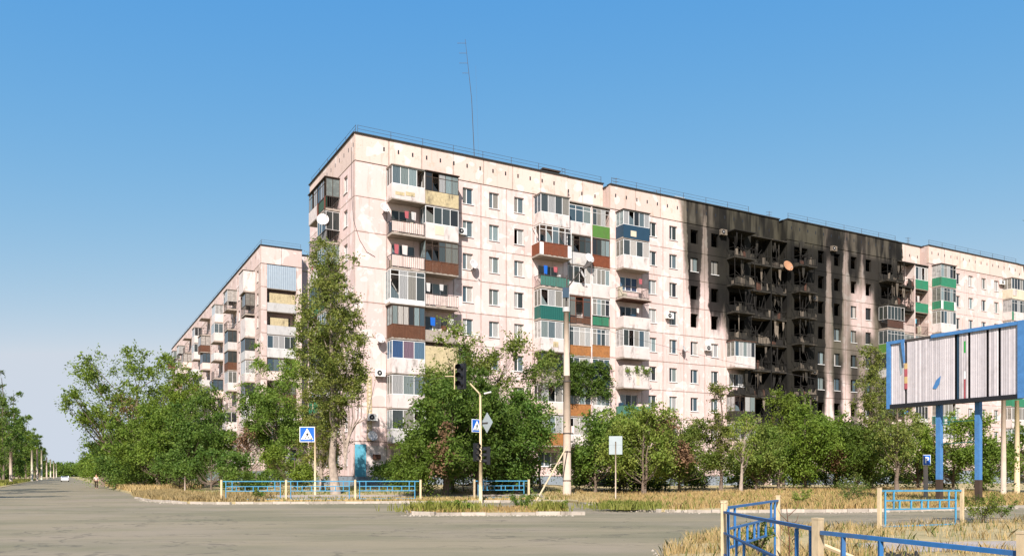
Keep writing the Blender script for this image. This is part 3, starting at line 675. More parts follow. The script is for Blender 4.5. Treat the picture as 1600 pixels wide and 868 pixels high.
for k in (5, 4, 3, 2): B(F3, mid3+.1, 72.35, k, .3, par=('pwhite', 'green', 'sheet', 'lgrey')[k % 4], n=4, each=False, **L)
a0, a1 = 73.08, 76.05
B(F4, a0, a1, 9, .7, par='green', kind='sheet', glaze='lgrey', n=5, canopy='dwood', broken=.15, transom=1); B(F4, a0, a1, 8, .7, par='green', kind='sheet', glaze='lgrey', n=5, ends='white', low=.95, transom=1)
B(F4, a0, a1, 7, .7, par='pwhite', n=5); B(F4, a0, a1, 6, .7, par='pwhite', n=4, each=False)
for k in (5, 4, 3, 2): B(F4, a0, a1, k, .7, par=('pwhite', 'green', 'sheet', 'teal')[k % 4], n=4, each=False)
a0, a1 = 87.75, 90.85
B(F4, a0, a1, 9, .7, par='cream', n=5, canopy='slab', low=1.15); B(F4, a0, a1, 8, .7, par='pwhite', glaze='lgrey', n=5, ends='green', transom=1)
for k in (7, 6, 5, 4, 3, 2): B(F4, a0, a1, k, .7, par=('pwhite', 'green', 'sheet')[k % 3], n=4, each=False)
for k in range(9, 1, -1):
    B(F4, 91.25, mid4-.1, k, .7, par=('pwhite', 'lgrey', 'green')[k % 3], n=4, each=False, **L); B(F4, mid4+.1, 96.4, k, .7, par=('sheet', 'pwhite', 'wood')[k % 3], n=4, each=False, **L)
# left end face balconies
y0_, y1_ = e_(9.4), e_(6.75); y2_, y3_ = e_(6.65), e_(4.05)
B(FL, y0_, y1_, 9, par='pwhite', glaze='dwood', n=5, broken=.3, canopy='dwood', transom=1); B(FL, y2_, y3_, 9, par='green', kind='railsheet', glaze='dwood', n=5, broken=.3, canopy='dwood', ends='rwood', transom=1)
B(FL, y0_, y1_, 8, par='teal', kind='rail', glaze=None); B(FL, y2_, y3_, 8, par='lgrey', kind='railsheet', glaze='lgrey', n=4, broken=.4)
for k in (7, 6, 5, 4, 3, 2):
    B(FL, y0_, y1_, k, par=('green', 'pwhite', 'wood')[k % 3], glaze=None if k % 2 else 'dwood', n=4, each=False); B(FL, y2_, y3_, k, par=('lgrey', 'sheet', 'teal')[k % 3], kind='rail', glaze='lgrey' if k % 2 else None, n=4, each=False)
# debris and twisted metal in burnt recesses, corner details
F1.put('mosaic_strip', MB().box(1.02, 1.42, -.05, -.002, 4.4, 9.6).mesh('mosaic_strip', 'yellow'))
for i in range(16): F1.put('mosaic_tile', cached('mt', lambda: MB().prism([(0, .02), (.15, .15), (0, .28), (-.15, .15)], -.075, -.052).mesh('mosaic_tile', 'cream')), 1.22, 0, 4.5+i*.315)
F1.put('painted_panel', MB().box(.02, .95, -.04, -.002, .9, 4.1).mesh('painted_panel', 'bluewash'))
F1.put('entrance_panel', MB().box(1.0, 2.66, -.045, -.003, 1.45, 4.0).mesh('entrance_panel', 'pwhite'))
F1.put('service_box', MB().box(1.5, 2.1, -.3, -.046, 2.9, 3.3).mesh('service_box', 'rust'))
F1.put('drop_cable', MB().tube([(-.28, -.03, 27.8), (-.25, -.03, 24), (-.1, -.03, 22), (.4, -.03, 20.5), (1.0, -.03, 19.6), (1.7, -.03, 19.3)], .018, 5).mesh('drop_cable', 'cable'))
# ivy hanging over the loggias
def leaves_at(C_, n_fr, k, L_, size, rng, droop=.35, up=.15, wid=.5):
    """fronds: k leaflets along each of n_fr curved stems round every clump centre"""
    C_ = np.asarray(C_, float); n0 = len(C_); c = np.repeat(C_, n_fr*k, 0)
    d = rng.normal(size=(n0*n_fr, 3)); d[:, 2] = d[:, 2]*.8+up; d /= np.linalg.norm(d, axis=1)[:, None]
    ln = L_*rng.uniform(.5, 1.25, (n0*n_fr, 1)); t = np.tile(np.linspace(.18, 1, k), n0*n_fr)[:, None]
    D = np.repeat(d, k, 0); LN = np.repeat(ln, k, 0); p = c + D*LN*t; p[:, 2] -= (droop*LN*t*t)[:, 0]
    p += rng.normal(size=p.shape)*size*.35
    a = D + rng.normal(size=p.shape)*.8; a /= np.linalg.norm(a, axis=1)[:, None]
    nrm = rng.normal(size=p.shape)*.7; nrm[:, 2] += .6; b = np.cross(a, nrm); b /= np.linalg.norm(b, axis=1)[:, None]+1e-6
    s = size*rng.uniform(.6, 1.3, (len(p), 1)); a = a*s*.5; b = b*s*wid*.5
    V = np.stack([p-a, p+b, p+a, p-b], 1).reshape(-1, 3); Q = np.arange(len(V)).reshape(-1, 4)
    return V, Q
def world_face(u, y, z): return Vector((CX+UX*u-UY*y, CY+UY*u+UX*y, z))
cl = [world_face(rng.uniform(19.9, 24.9), rng.uniform(-.35, .1), rng.uniform(9.0, 12.2)) for _ in range(260)] + [world_face(rng.uniform(16.6, 20), rng.uniform(-1.6, -1.2), rng.uniform(9.6, 12.6)) for _ in range(60)] 
V_, Q_ = leaves_at(cl, 6, 6, .45, .2, rng, droop=.5)
tag(link('ivy', np_mesh('ivy', V_, Q_, 'leafd')), 'dark green ivy covering the third and fourth floor loggias beside the concrete pole', 'ivy')
cl = [world_face(rng.uniform(25.7, 28.7), -1.35, 11.6+rng.uniform(-.2, .25)) for _ in range(26)]
V_, Q_ = leaves_at(cl, 5, 5, .35, .16, rng, droop=.6); tag(link('ivy', np_mesh('ivy', V_, Q_, 'leafd')), 'thin creeper trailing along a balcony edge right of the ivy covered loggias', 'creeper')

# --- second block, left
P2 = (-30.6, 100.0)
blk2 = thing('apartment_block', 'pink panel apartment block at left seen end on with a column of end loggias', 'apartment building', (*P2, 0), ANG)
ML2 = Matrix.Translation((0, 94, 0)) @ Matrix.Rotation(R(-90), 4, 'Z')
def t_(t): return 94-t
stacks = [3.4, 15.6, 26.8, 39.2, 48.6, 61.5, 71, 79, 87]
lay = []; cur = 94.0; brk = []
for s_ in stacks:
    lay.append((s_, s_+2.9))
L2 = [('wall', t_(.28), t_(.28))]
L2 = []
prev = .3
for (a, b) in lay:
    gap = a-prev; nwin = max(0, int(round(gap/2.9)))
    if nwin == 0: L2.append(('wall', t_(a), t_(prev)))
    else:
        w = gap/nwin
        for i in range(nwin): L2.append(('win', t_(prev+(i+1)*w), t_(prev+i*w), t_(prev+(i+.5)*w)))
    L2.append(('door', t_(b), t_(a))); prev = b
L2.append(('wall', 0, t_(prev)))
J2 = MB(); dz2 = .6
FB = block(blk2, ML2, Z9, L2, 0, 94, dz2, wall='wall2', joined=J2)
tag(FB.put('wall_panel', J2.mesh('wall_panel', 'wall2')), kind='stuff'); CACHE.clear()
attic(FB, 0, 93.99, Z9+dz2+H+.03, RZ+dz2, mat='wall2', vent0=1.0, step=3.0); railing(FB, .5, 93.5, RZ+dz2+.14, post=4)
opts = [dict(par='pwhite'), dict(par='lgrey', glaze='dwood'), dict(par='rust', kind='rail', glaze=None), dict(par='pwhite', low=1.15), dict(par='sheet', glaze='dwood'), dict(par='lgrey', glaze=None), dict(par='dwood', kind='rail', glaze='lgrey'), dict(par='wood', kind='planks', glaze='dwood'), dict(par='sheet', kind='railsheet', glaze=None)]
rs = random.Random(5)
for i, (a, b) in enumerate(lay):
    for k in range(9, 2, -1):
        o_ = dict(rs.choice(opts)); o_.setdefault('d', rs.choice((1.2, 1.3, 1.5)))
        if i == 0: o_ = [dict(par='pwhite', glaze=None, low=2.5, d=1.4), dict(par='dwood', kind='rail', glaze='dwood'), dict(par='pwhite', low=2.3, glaze=None), dict(par='lgrey', glaze='dwood', n=3), dict(par='pwhite', glaze='white'), dict(par='lgrey', glaze='dwood'), dict(par='pwhite')][9-k]
        B(FB, t_(b)+.02, t_(a)-.02, k, dz2, n=3, each=False, canopy='slab' if k == 9 or rs.random() < .2 else False, **{kk: vv for kk, vv in o_.items() if kk != 'n'})
E2 = Face(blk2, I4, 'wall2'); zt = RZ+dz2
for k in range(9, 0, -1):
    z = zf(k, dz2)
    panel(E2, 0, z, .75, H, None); panel(E2, 4.3, z, .72, H, None)
    panel(E2, .77, z, 3.5, H, (.4, 3.1, .9, 2.3), y=1.3); 
    panel(E2, 5.05, z, 3.4, H, None, y=1.6); panel(E2, 8.45, z, 3.4, H, None, y=1.6)
    window(E2, 1.17, z+.9, w=2.7, h=1.4, split=(.3, .65), y=1.3)
    LL = dict(d=1.3, yo=1.3, sides=(0, 0))
    if k == 9: balcony(E2, .77, 4.28, z, par='metal', kind='sheet', low=2.75, glaze=None, **LL)
    elif k == 8: balcony(E2, .77, 4.28, z, par='lgrey', glaze=None, low=.95, slab='slab', **LL); E2.put('awning', MB().box(1.1, 4.2, .3, .34, z+1.0, z+2.2).mesh('awning', 'yellow'))
    elif k == 7: balcony(E2, .77, 4.28, z, par='lgrey', glaze=None, low=1.0, **LL); E2.put('awning', MB().box(1.2, 3.4, .3, .34, z+1.0, z+2.0).mesh('awning', 'yellow'))
    elif k == 6: balcony(E2, .77, 4.28, z, par='lgrey', glaze='white', n=5, low=1.0, glass='glass', **LL)
    else: balcony(E2, .77, 4.28, z, par=('lgrey', 'rust', 'sheet')[k % 3], glaze='dwood', n=5, broken=.4, **LL)
E2.put('plinth', MB().box(0, 5.02, -.05, .28, -.3, zf(1, dz2)-G).mesh('plinth', 'plinth'))
attic(E2, 0, 5.02, Z9+dz2+H+.03, zt, mat='wall2', vent0=9); attic(E2, 5.05, 11.9, Z9+dz2+H+.03, zt-.2, y=1.6, mat='wall2', vent0=9)
railing(E2, .1, 4.9, zt+.14)
E2.put('side_wall', MB().box(4.78, 5.015, .29, 1.8, .2, zt-.01).mesh('side_wall', 'wall2')); E2.put('loggia_wall', MB().box(.5, .745, .29, 1.3, .2, zt-.3).box(4.3, 4.5, .29, 1.3, .2, zt-.3).mesh('loggia_wall', 'wall2'))
c = MB(); c.box(.6, 11.7, 2.0, 93.5, .3, zt-.1); E2.put('core', c.mesh('core', 'inside'))
c = MB(); c.box(.3, 11.9, 1.9, 93.8, zt-.05, zt+.05); E2.put('roof', c.mesh('roof', 'roof_felt'))
for t in (12, 30, 47, 66): E2.put('roof_vent', MB().box(1.5, 2.6, t, t+1.2, zt, zt+.9).mesh('roof_vent', 'lgrey'))

# --- things fixed to the facades: dishes, units, aerials
def dish(u, y, z, r, label, yaw=0.0, mat='dish', root_face=None, tilt=.35):
    p = world_face(u, y, z) if root_face is None else root_face
    t = thing('satellite_dish', label, 'satellite dish', p, ANG+yaw)
    b = MB(); n = 20; m_ = Matrix.Rotation(-tilt, 4, 'X')
    rings = [(0, .0), (.5, .25), (.85, .72), (1, 1)]
    b.v.append(tuple(m_ @ Vector((0, -.45+.0, 0))))
    for q, (f_, h_) in enumerate(rings[1:]):
        for k in range(n): w = 2*math.pi*k/n; b.v.append(tuple(m_ @ Vector((r*f_*math.cos(w), -.45-.18*r*h_, r*f_*math.sin(w)))))
    for k in range(n): b.f.append((0, 1+k, 1+(k+1) % n))
    for q in range(2):
        for k in range(n): b.f.append((1+q*n+k, 1+(q+1)*n+k, 1+(q+1)*n+(k+1) % n, 1+q*n+(k+1) % n))
    o = build('reflector', b, mat, t, smooth=True); md = o.modifiers.new('s', 'SOLIDIFY'); md.thickness = .02
    build('wall_arm', MB().bar((0, 0, -.25), (0, -.42, -.25), .02).bar((0, -.42, -.3), (0, -.42, .02), .02), 'rail', t)
    build('feed_arm', MB().bar((0, -.45, -r), (0, -.45-r*1.0, -r*.2), .012), 'rail', t)
    build('feed_horn', MB().tube([(0, -.5-r, -r*.2), (0, -.38-r, -r*.12)], .05, 8), 'lgrey', t)
    return t
dish(2.3, 0, 23.1, .4, 'pinkish satellite dish on the wall left of the eighth floor corner balcony', .2)
dish(1.9, 0, 12.5, .42, 'pale satellite dish on bare wall left of the fourth floor corner balcony', .2)
dish(10.3, 0, 19.5, .44, 'white satellite dish under the first window column right of the corner balconies', .25)
dish(22.2, -.1, 21.5, .48, 'round white satellite dish on the upper loggias near the lamp arm', .1)
dish(21.2, -.1, 20.0, .42, 'smaller tilted white satellite dish lower left of the round dish on the loggias', .7)
dish(47.9, -.1, 23.9, .6, 'large scorched orange satellite dish between the two burnt balcony stacks', -.1, 'dishorange')
dish(1.3, 0, 4.6, .42, 'small white satellite dish beside the yellow mosaic strip near the ground', .1)
dish(94.6, .8, RZ+1.5, .85, 'large pale satellite dish standing on the roof at the far right end', -.1)
dish(33.4, 0, 14.0, .36, 'little dark backed dish between windows right of the navy balcony stack', .5, 'lgrey')
pd = Vector((CX, CY, 0)) + Vector((-UY, UX, 0))*4.6 + Vector((-UX, -UY, 0))*1.25; pd.z = 22.9
dish(0, 0, 0, .5, 'big white satellite dish on the end face balcony above the poplar', -.35, root_face=pd, tilt=.2)
def ac(u, z, label, y=0, dirty='acwhite'):
    t = thing('air_conditioner', label, 'air conditioner', world_face(u, y, z), ANG)
    build('casing', MB().box(-.4, .4, -.42, -.12, 0, .55), dirty, t)
    b = MB(); b.tube([(-.1, -.425, .28), (-.1, -.44, .28)], .21, 16); build('fan_grille', b, 'black', t)
    b = MB(); b.tube([(-.1, -.441, .28), (-.1, -.455, .28)], .07, 10); build('fan_hub', b, 'lgrey', t)
    build('bracket', MB().box(-.33, -.29, -.42, 0, -.05, -.003).box(.29, .33, -.42, 0, -.05, -.003), 'rail', t)
ac(9.35, 22.1, 'air conditioner between the corner balconies and an eighth floor window')
ac(2.05, 9.6, 'air conditioner on bare wall left of the third floor corner balcony'); ac(1.4, 6.0, 'air conditioner above the small dish by the mosaic strip')
ac(31.9, 17.0, 'air conditioner beside a sixth floor window right of the navy balcony stack'); ac(38.9, 26.2, 'air conditioner on sooty wall left of the top burnt balcony', dirty='ash')
ac(36.9, 14.2, 'dirty air conditioner below the lowest sooty window pair', dirty='lgrey')
ac(52.2, 20.8, 'air conditioner right of the burnt balconies on the upper floors', dirty='ash'); ac(52.2, 12.7, 'air conditioner right of the burnt balconies at mid height', dirty='ash')
ac(52.2, 9.8, 'air conditioner right of the burnt balconies, lowest of three', dirty='ash'); ac(55.3, 26.7, 'sooty air conditioner under the parapet on the blackened wall', dirty='ash')
ac(62.8, 15.4, 'sooty air conditioner left of the balconies above the narrow poplar', dirty='char2'); ac(87.2, 26.5, 'air conditioner left of the top cream balcony at the far right')
p0 = world_face(12.2, 3.0, RZ)
t = thing('radio_mast', 'tall thin radio mast leaning slightly above the roof of the block', 'antenna', p0)
topv = Vector((-.9, 0, 12.0)); build('mast', MB().tube([(0, 0, -.2), topv*.55+Vector((.18, 0, 0)), topv], [.035, .028, .016], 6), 'rail', t)
for i, l in enumerate((.75, .65, .7, .5)): q = topv*(.97-.075*i); build('antenna_rod', MB().bar((q.x-l, 0, q.z), (q.x+.06, 0, q.z), .012), 'rail', t)
build('guy_wire', MB().tube([(.05, 0, 9.6), (.35, .3, 0)], .006, 4), 'rail', t)
for u, h, lab in ((27.0, 1.6, 'small roof aerial above the navy balcony stack'), (32.0, 1.2, 'short roof stub aerial where the soot begins'), (47.6, 1.5, 'roof aerial at the step between the burnt sections'), (71.2, 1.9, 'cross shaped roof aerial above the right end of the soot')):
    t = thing('roof_aerial', lab, 'antenna', world_face(u, 1.9, RZ+.1)); build('mast', MB().bar((0, 0, 0), (0, 0, h), .02), 'rail', t)
    for j in range(3): build('antenna_rod', MB().bar((-.35+.05*j, 0, h-.1-.3*j), (.35-.05*j, .1, h-.1-.3*j), .014), 'rail', t)

# ------------------------------------------------------------------ trees
def tree(px, Y, h, cw, c0, n, name='street_tree', label='', group=None, leaf='leaf', size=.26, L_=.9, fr=10, k=7, lean=0.0, trunk=.16, bark='bark', seed=0, shape='round', droop=.35, x=None, pale=0, density=1.0, multi=1, cen=(0, 0)):
    """tapered trunk, curved limbs to every clump, fronds of leaflets round each clump"""
    r_ = np.random.default_rng(seed+11); X = at(px, Y) if x is None else x; z0 = gz(X, Y)-.05
    t = thing(name, label, 'tree', (X, Y, z0), 0, group)
    C_ = []
    while len(C_) < n:
        p = r_.uniform(-1, 1, 3)
        if shape == 'column':
            zz = (p[2]+1)/2; rad = (.30+.85*math.sin(min(1, zz*1.12)*math.pi)**.7) if zz < .86 else .9*(1-zz)/.14+.1
            if p[0]**2+p[1]**2 > rad*rad: continue
            C_.append((p[0]*cw/2, p[1]*cw/2, c0+zz*(h-c0)))
        elif shape == 'wide':
            if p[0]**2+p[1]**2 > 1 or abs(p[2]) > 1-(p[0]**2+p[1]**2)*.7: continue
            C_.append((p[0]*cw/2+cen[0], p[1]*cw/2+cen[1], (c0+h)/2+p[2]*(h-c0)/2))
        else:
            if not C_:
                lobes = []
                while len(lobes) < max(6, n//8):
                    l_ = r_.uniform(-1, 1, 3)
                    if .15 < (l_**2).sum() < 1: lobes.append(l_*.86)
            p = lobes[r_.integers(len(lobes))]+r_.normal(size=3)*.15
            if p[2] < -1.05: continue
            C_.append((p[0]*cw/2+cen[0], p[1]*cw/2+cen[1], (c0+h)/2+p[2]*(h-c0)/2))
    C_ = np.array(C_); C_[:, 0] += lean*(C_[:, 2]/h)**1.3
    b = MB()
    for m_ in range(multi):
        ox, oy = (0, 0) if multi == 1 else (r_.uniform(-.5, .5)*multi*.4, r_.uniform(-.4, .4)*multi*.3)
        tp = [(ox*.4, oy*.4, -.1)]; nseg = 7; ht = h*(.93 if shape == 'column' else .72)
        for i in range(1, nseg+1):
            f_ = i/nseg; tp.append((ox*(.4+f_*1.6)+lean*f_**1.3+r_.normal()*.07*(h/10), oy*(.4+f_)+r_.normal()*.07, ht*f_))
        b.tube(tp, [trunk*(1-.82*i/nseg)+(.05*trunk/.16 if i == 0 else 0) for i in range(nseg+1)], 8)
        if m_ == 0: TP = [Vector(q) for q in tp]
    for c_ in C_[::max(1, len(C_)//26)]:
        tgt = Vector(c_); za = max(.12*h, min(ht*.95, tgt.z-(.7+.95*Vector((tgt.x, tgt.y)).length)*r_.uniform(.7, 1.2)))
        i = min(len(TP)-2, int(za/ht*(len(TP)-1))); a_ = TP[i].lerp(TP[i+1], za/ht*(len(TP)-1)-i)
        md = a_.lerp(tgt, .5)+Vector((r_.normal()*.15, r_.normal()*.15, -.12*(tgt-a_).length*(.2 if shape == 'column' else 1)))
        ra = trunk*.30*(1-.6*za/ht); b.tube([a_, md, tgt], [ra, ra*.6, ra*.22], 5, cap=False)
    build('trunk', b, bark, t, smooth=True)
    V1, Q1 = leaves_at(C_, max(2, int(fr*density*.8)), k, L_, size*.72, r_, droop); V2, Q2 = leaves_at(C_, max(2, int(fr*density*.5)), k, L_*1.25, size*.5, r_, droop*1.6, wid=.7)
    V3, Q3 = leaves_at(C_[::2], max(2, int(fr*density*.45)), k, L_*.7, size*1.05, r_, droop*.5)
    V_ = np.concatenate([V1, V2, V3]); Q_ = np.concatenate([Q1, Q2+len(V1), Q3+len(V1)+len(V2)])
    link('crown', np_mesh('crown', V_, Q_, leaf), t)
    return t

# big tree by the avenue
tree(212, 101, 17.4, 16.5, 6.0, 150, label='large spreading tree with forked trunk beside the avenue, tallest at left', leaf='leaf', size=.42, L_=1.5, fr=13, k=8, trunk=.55, seed=1, shape='wide', droop=.25)
tree(162, 118, 12.0, 9, 3.5, 60, label='dark green tree just left of and behind the large spreading tree', leaf='leafd', size=.42, L_=1.4, fr=15, trunk=.35, seed=2)
GR = 'trees lining the avenue'
row = [(250, 84, 9.5, 9, 1.0), (292, 80, 9.2, 8.5, .8), (180, 104, 8.0, 9, 1.0), (200, 92, 5.2, 6.5, .6), (270, 96, 12.0, 9, 2.0), (318, 88, 11.5, 8, 2)]
labs = ['bushy green tree right of the forked trunk behind dry grass', 'bushy tree left of the short white post near the blue railing', 'low spreading tree behind the walking person', 'low bush at the foot of the large forked trunk', 'taller tree filling the gap right of the large spreading tree', 'slender leafy tree against the left block balconies']
for i, (px, Y, h, w, c0) in enumerate(row): tree(px, Y, h, w, c0*.5, 105, label=labs[i], leaf=('leaf', 'leafd')[i % 2], size=.36, L_=1.2, fr=15, trunk=.22, seed=20+i)
def far_tree(t_along, q, h, w, c0, lab, group, seed, leaf='leaf', shape='round'):
    X, Y = qt(q, t_along); tree(0, Y, h, w, c0, 34 if shape == 'round' else 40, label=lab, group=group, leaf=leaf, size=.55 if t_along < 260 else .9, L_=1.7 if shape == 'round' else 1.1, fr=12, k=6, trunk=.25, seed=seed, x=X, shape=shape)
for i, ta in enumerate(list(np.arange(128, 260, 15))+list(np.arange(270, 560, 26))):
    far_tree(float(ta), 10.5+2*(i % 2), 10+1.8*math.sin(i*2.1), 10, 1.0, 'tree in the receding row on the right side of the avenue' if i > 1 else ('nearest tree of the receding row on the right side of the avenue', 'second nearest tree of the row on the right side of the avenue')[i], 'right hand avenue trees', 50+i, ('leaf', 'leafd')[i % 2])
for i, ta in enumerate(list(np.arange(150, 330, 13))+list(np.arange(345, 700, 28))):
    far_tree(float(ta), -14-1.5*(i % 2), 25+5*math.sin(i*1.7) if ta > 190 else 20, 8, .8, 'tall tree in the receding row on the left side of the avenue' if i > 1 else ('nearest tall tree at the left picture edge beside the avenue', 'second tall tree from the left picture edge beside the avenue')[i], 'left hand avenue trees', 90+i, ('leafd', 'leaf')[i % 2], 'column')
for i, (ta, h) in enumerate(((62, 13), (80, 14), (97, 12))): far_tree(float(ta), -11.5, h+3, 9, 2.5, ('tall tree beside the avenue outside the left edge, closest to the junction', 'tall tree beside the avenue outside the left edge, middle one', 'tall tree beside the avenue just outside the left edge, farthest of three')[i], 'left hand avenue trees', 140+i, 'leaf')
# wood at the far end of the avenue
cc = np.array([(*qt(q, 900+rng.uniform(0, 60)), rng.uniform(0, 13)) for q in rng.uniform(-60, 80, 900)]); V_, Q_ = leaves_at(cc, 5, 5, 5, 2.4, rng)
tag(link('distant_wood', np_mesh('distant_wood', V_, Q_, 'leafd')), 'distant dark wood closing the far end of the avenue', 'wood', kind='stuff')
# trees before the left block
tree(432, 76, 11.0, 7.5, 1.0, 95, label='dark dense tree right before the left block, beside the crossing sign', leaf='leafd', size=.32, L_=1.0, fr=16, trunk=.2, seed=3)
tree(385, 80, 10.2, 6.5, 2.0, 70, label='green tree in front of the left block with brown withered patch', leaf='leaf', size=.32, L_=1.0, fr=14, trunk=.18, seed=4)
tree(442, 92, 15.5, 7.0, 6.0, 70, label='tall tree reaching the end loggias of the left block', leaf='leaf', size=.32, L_=1.0, fr=12, trunk=.22, seed=5)
tree(345, 90, 11.0, 6.0, 3.0, 40, label='thin airy tree showing the left block balconies through it', leaf='leafy', size=.3, L_=1.1, fr=9, trunk=.15, seed=6)
tree(460, 62, 3.6, 5.0, .3, 40, name='bush', label='low rounded bush behind the blue railing left of the poplar', leaf='leaf', size=.24, L_=.7, fr=14, trunk=.08, seed=7)
tree(330, 70, 4.2, 6.0, .3, 50, name='bush', label='low hedge like bush behind the left end of the blue railing', leaf='leafd', size=.28, L_=.8, fr=14, trunk=.08, seed=8)
tree(400, 66, 2.6, 7.0, .2, 50, name='bush', label='low dark leaved bush in front of the left block trees', leaf='leafd', size=.26, L_=.7, fr=12, trunk=.06, seed=9)
# poplar at the corner: dense left side, bare pale limbs right
tree(525, 54, 17.0, 4.3, 3.8, 330, name='poplar_tree', label='tall leaning poplar with bare pale limbs in front of the block corner', leaf='leafp', size=.21, L_=.62, fr=12, k=7, trunk=.27, bark='pale_bark', seed=10, shape='column', lean=-.55, droop=.1)
tree(503, 57, 9.0, 3.4, .8, 90, name='poplar_tree', label='leafy young poplar standing left of the leaning poplar', leaf='leafp', size=.2, L_=.6, fr=12, trunk=.14, bark='pale_bark', seed=12, shape='column', droop=.2)
t = thing('bare_limbs', 'cluster of bare pale poplar branches rising right of the leaning trunk', 'branches', (at(546, 53.6), 53.6, gz(at(546, 53.6), 53.6)))
for i in range(7):
    a_ = -0.55+i*.24+random.uniform(-.08, .08); b = MB(); hh = 5.0+5.0*random.random()
    b.tube([(-.25, 0, 1.6+.3*i), (a_*.6-.1, .1*math.sin(i), 3.4+.2*i), (a_*1.3, .2*math.sin(i*2), 5.0), (a_*1.5+random.uniform(-.4, .4), 0, hh+.5)], [.075, .05, .035, .01], 6); build('branch', b, 'pale_bark', t, smooth=True)
# dark mass beside the traffic light
tree(694, 53, 8.2, 6.2, .3, 190, label='dense dark tree behind the traffic signal, left half of the green mass', leaf='leafd', size=.27, L_=.95, fr=17, k=8, trunk=.12, seed=13, multi=3)
tree(745, 55, 8.9, 6.6, .3, 200, label='dense dark tree right of the signal mast, centre of the green mass', leaf='leafd', size=.27, L_=.95, fr=17, k=8, trunk=.12, seed=14, multi=3)
tree(812, 56, 7.4, 6.0, .3, 170, label='dense dark tree left of the thick concrete pole', leaf='leafd', size=.27, L_=.9, fr=16, k=8, trunk=.12, seed=15, multi=2)
tree(708, 57, 11.6, 4.2, 6.0, 50, label='lighter feathery tree rising behind the hanging traffic signal', leaf='leafy', size=.26, L_=1.05, fr=11, k=9, trunk=.14, seed=16, droop=.2)
tree(775, 59, 11.4, 5.0, 6.4, 42, label='feathery tree with upright fronds right of the hanging signal', leaf='leafy', size=.26, L_=1.15, fr=9, k=9, trunk=.14, seed=17, droop=.1)
tree(650, 51.5, 4.2, 3.6, .3, 60, name='bush', label='bright green bush at the right end of the long blue railing', leaf='leaf', size=.22, L_=.7, fr=14, trunk=.07, seed=18)
tree(845, 61, 10.5, 3.2, 6.8, 26, label='thin tree top beside the concrete pole', leaf='leafy', size=.24, L_=.9, fr=9, trunk=.1, seed=19)
tree(930, 60, 6.4, 6.0, 1.2, 110, label='low dark tree right of the concrete pole behind the sign back', leaf='leafd', size=.26, L_=.9, fr=14, trunk=.12, seed=21)
tree(1005, 56, 6.7, 6.0, .4, 140, label='yellowish green bushy tree right of the blank sign', leaf='leafy', size=.25, L_=.85, fr=15, trunk=.11, seed=22, multi=2)
tree(1062, 60, 6.3, 4.8, .4, 120, label='bushy tree with withered orange patch left of the slim poplars', leaf='leafy', size=.25, L_=.85, fr=14, trunk=.11, seed=23)
tree(968, 64, 7.0, 5.0, 2.2, 60, label='green tree behind the blank sign', leaf='leaf', size=.25, L_=.85, fr=12, trunk=.11, seed=24)
tree(1126, 60, 8.2, 1.9, 1.6, 70, name='poplar_tree', label='slim young poplar, left of two slim trunks before the burnt block', leaf='leafp', size=.2, L_=.5, fr=10, trunk=.13, bark='bark', seed=25, shape='column', droop=.1)
tree(1157, 57, 5.6, 2.4, 2.6, 24, name='dead_tree', label='half dead pale trunked tree right of the slim young poplar', leaf='leafy', size=.2, L_=.6, fr=7, trunk=.13, bark='pale_bark', seed=26, shape='column', lean=.4)
xs_ = [(1182, 62, 5.6), (1220, 66, 7.4), (1258, 60, 7.3), (1303, 63, 6.0), (1338, 60, 4.9)]
lb = ['tree with grey limbs right of the pale dead trunk', 'green tree below the burnt recess', 'bright green tree below the burnt balconies', 'bushy green tree left of the narrow right poplar', 'low green tree touching the narrow right poplar']
for i, (px, Y, h) in enumerate(xs_): tree(px, Y, h*1.04, 4.9, .6, 110, label=lb[i], leaf=('leafy', 'leaf', 'leaf', 'leaf', 'leafd')[i], size=.25, L_=.9, fr=14, trunk=.11, seed=30+i, multi=1+i % 2)
tree(1361, 60, 11.3, 2.3, .8, 120, name='poplar_tree', label='narrow upright poplar left of the billboard', leaf='leafp', size=.2, L_=.55, fr=11, trunk=.17, seed=36, shape='column', droop=.05)
tree(1402, 56, 7.0, 2.6, 1.4, 70, name='poplar_tree', label='smaller poplar under the left edge of the billboard', leaf='leafp', size=.2, L_=.55, fr=10, trunk=.15, seed=37, shape='column', droop=.05)
for i, (px, Y, h, w, lab) in enumerate(((1435, 62, 6.0, 5, 'shrubby tree behind the small parking sign'), (1490, 60, 6.0, 5.2, 'shrubby tree between the two blue billboard posts'), (1535, 58, 5.8, 4.6, 'dark green tree right of the right billboard post'), (1610, 60, 5, 5, 'green bush at the right picture edge'))):
    tree(px, Y, h, w, 1.3 if i < 2 else .4, 75, label=lab, leaf=('leafy', 'leaf', 'leafd', 'leaf')[i], size=.25, L_=.85, fr=13, trunk=.1, seed=40+i)
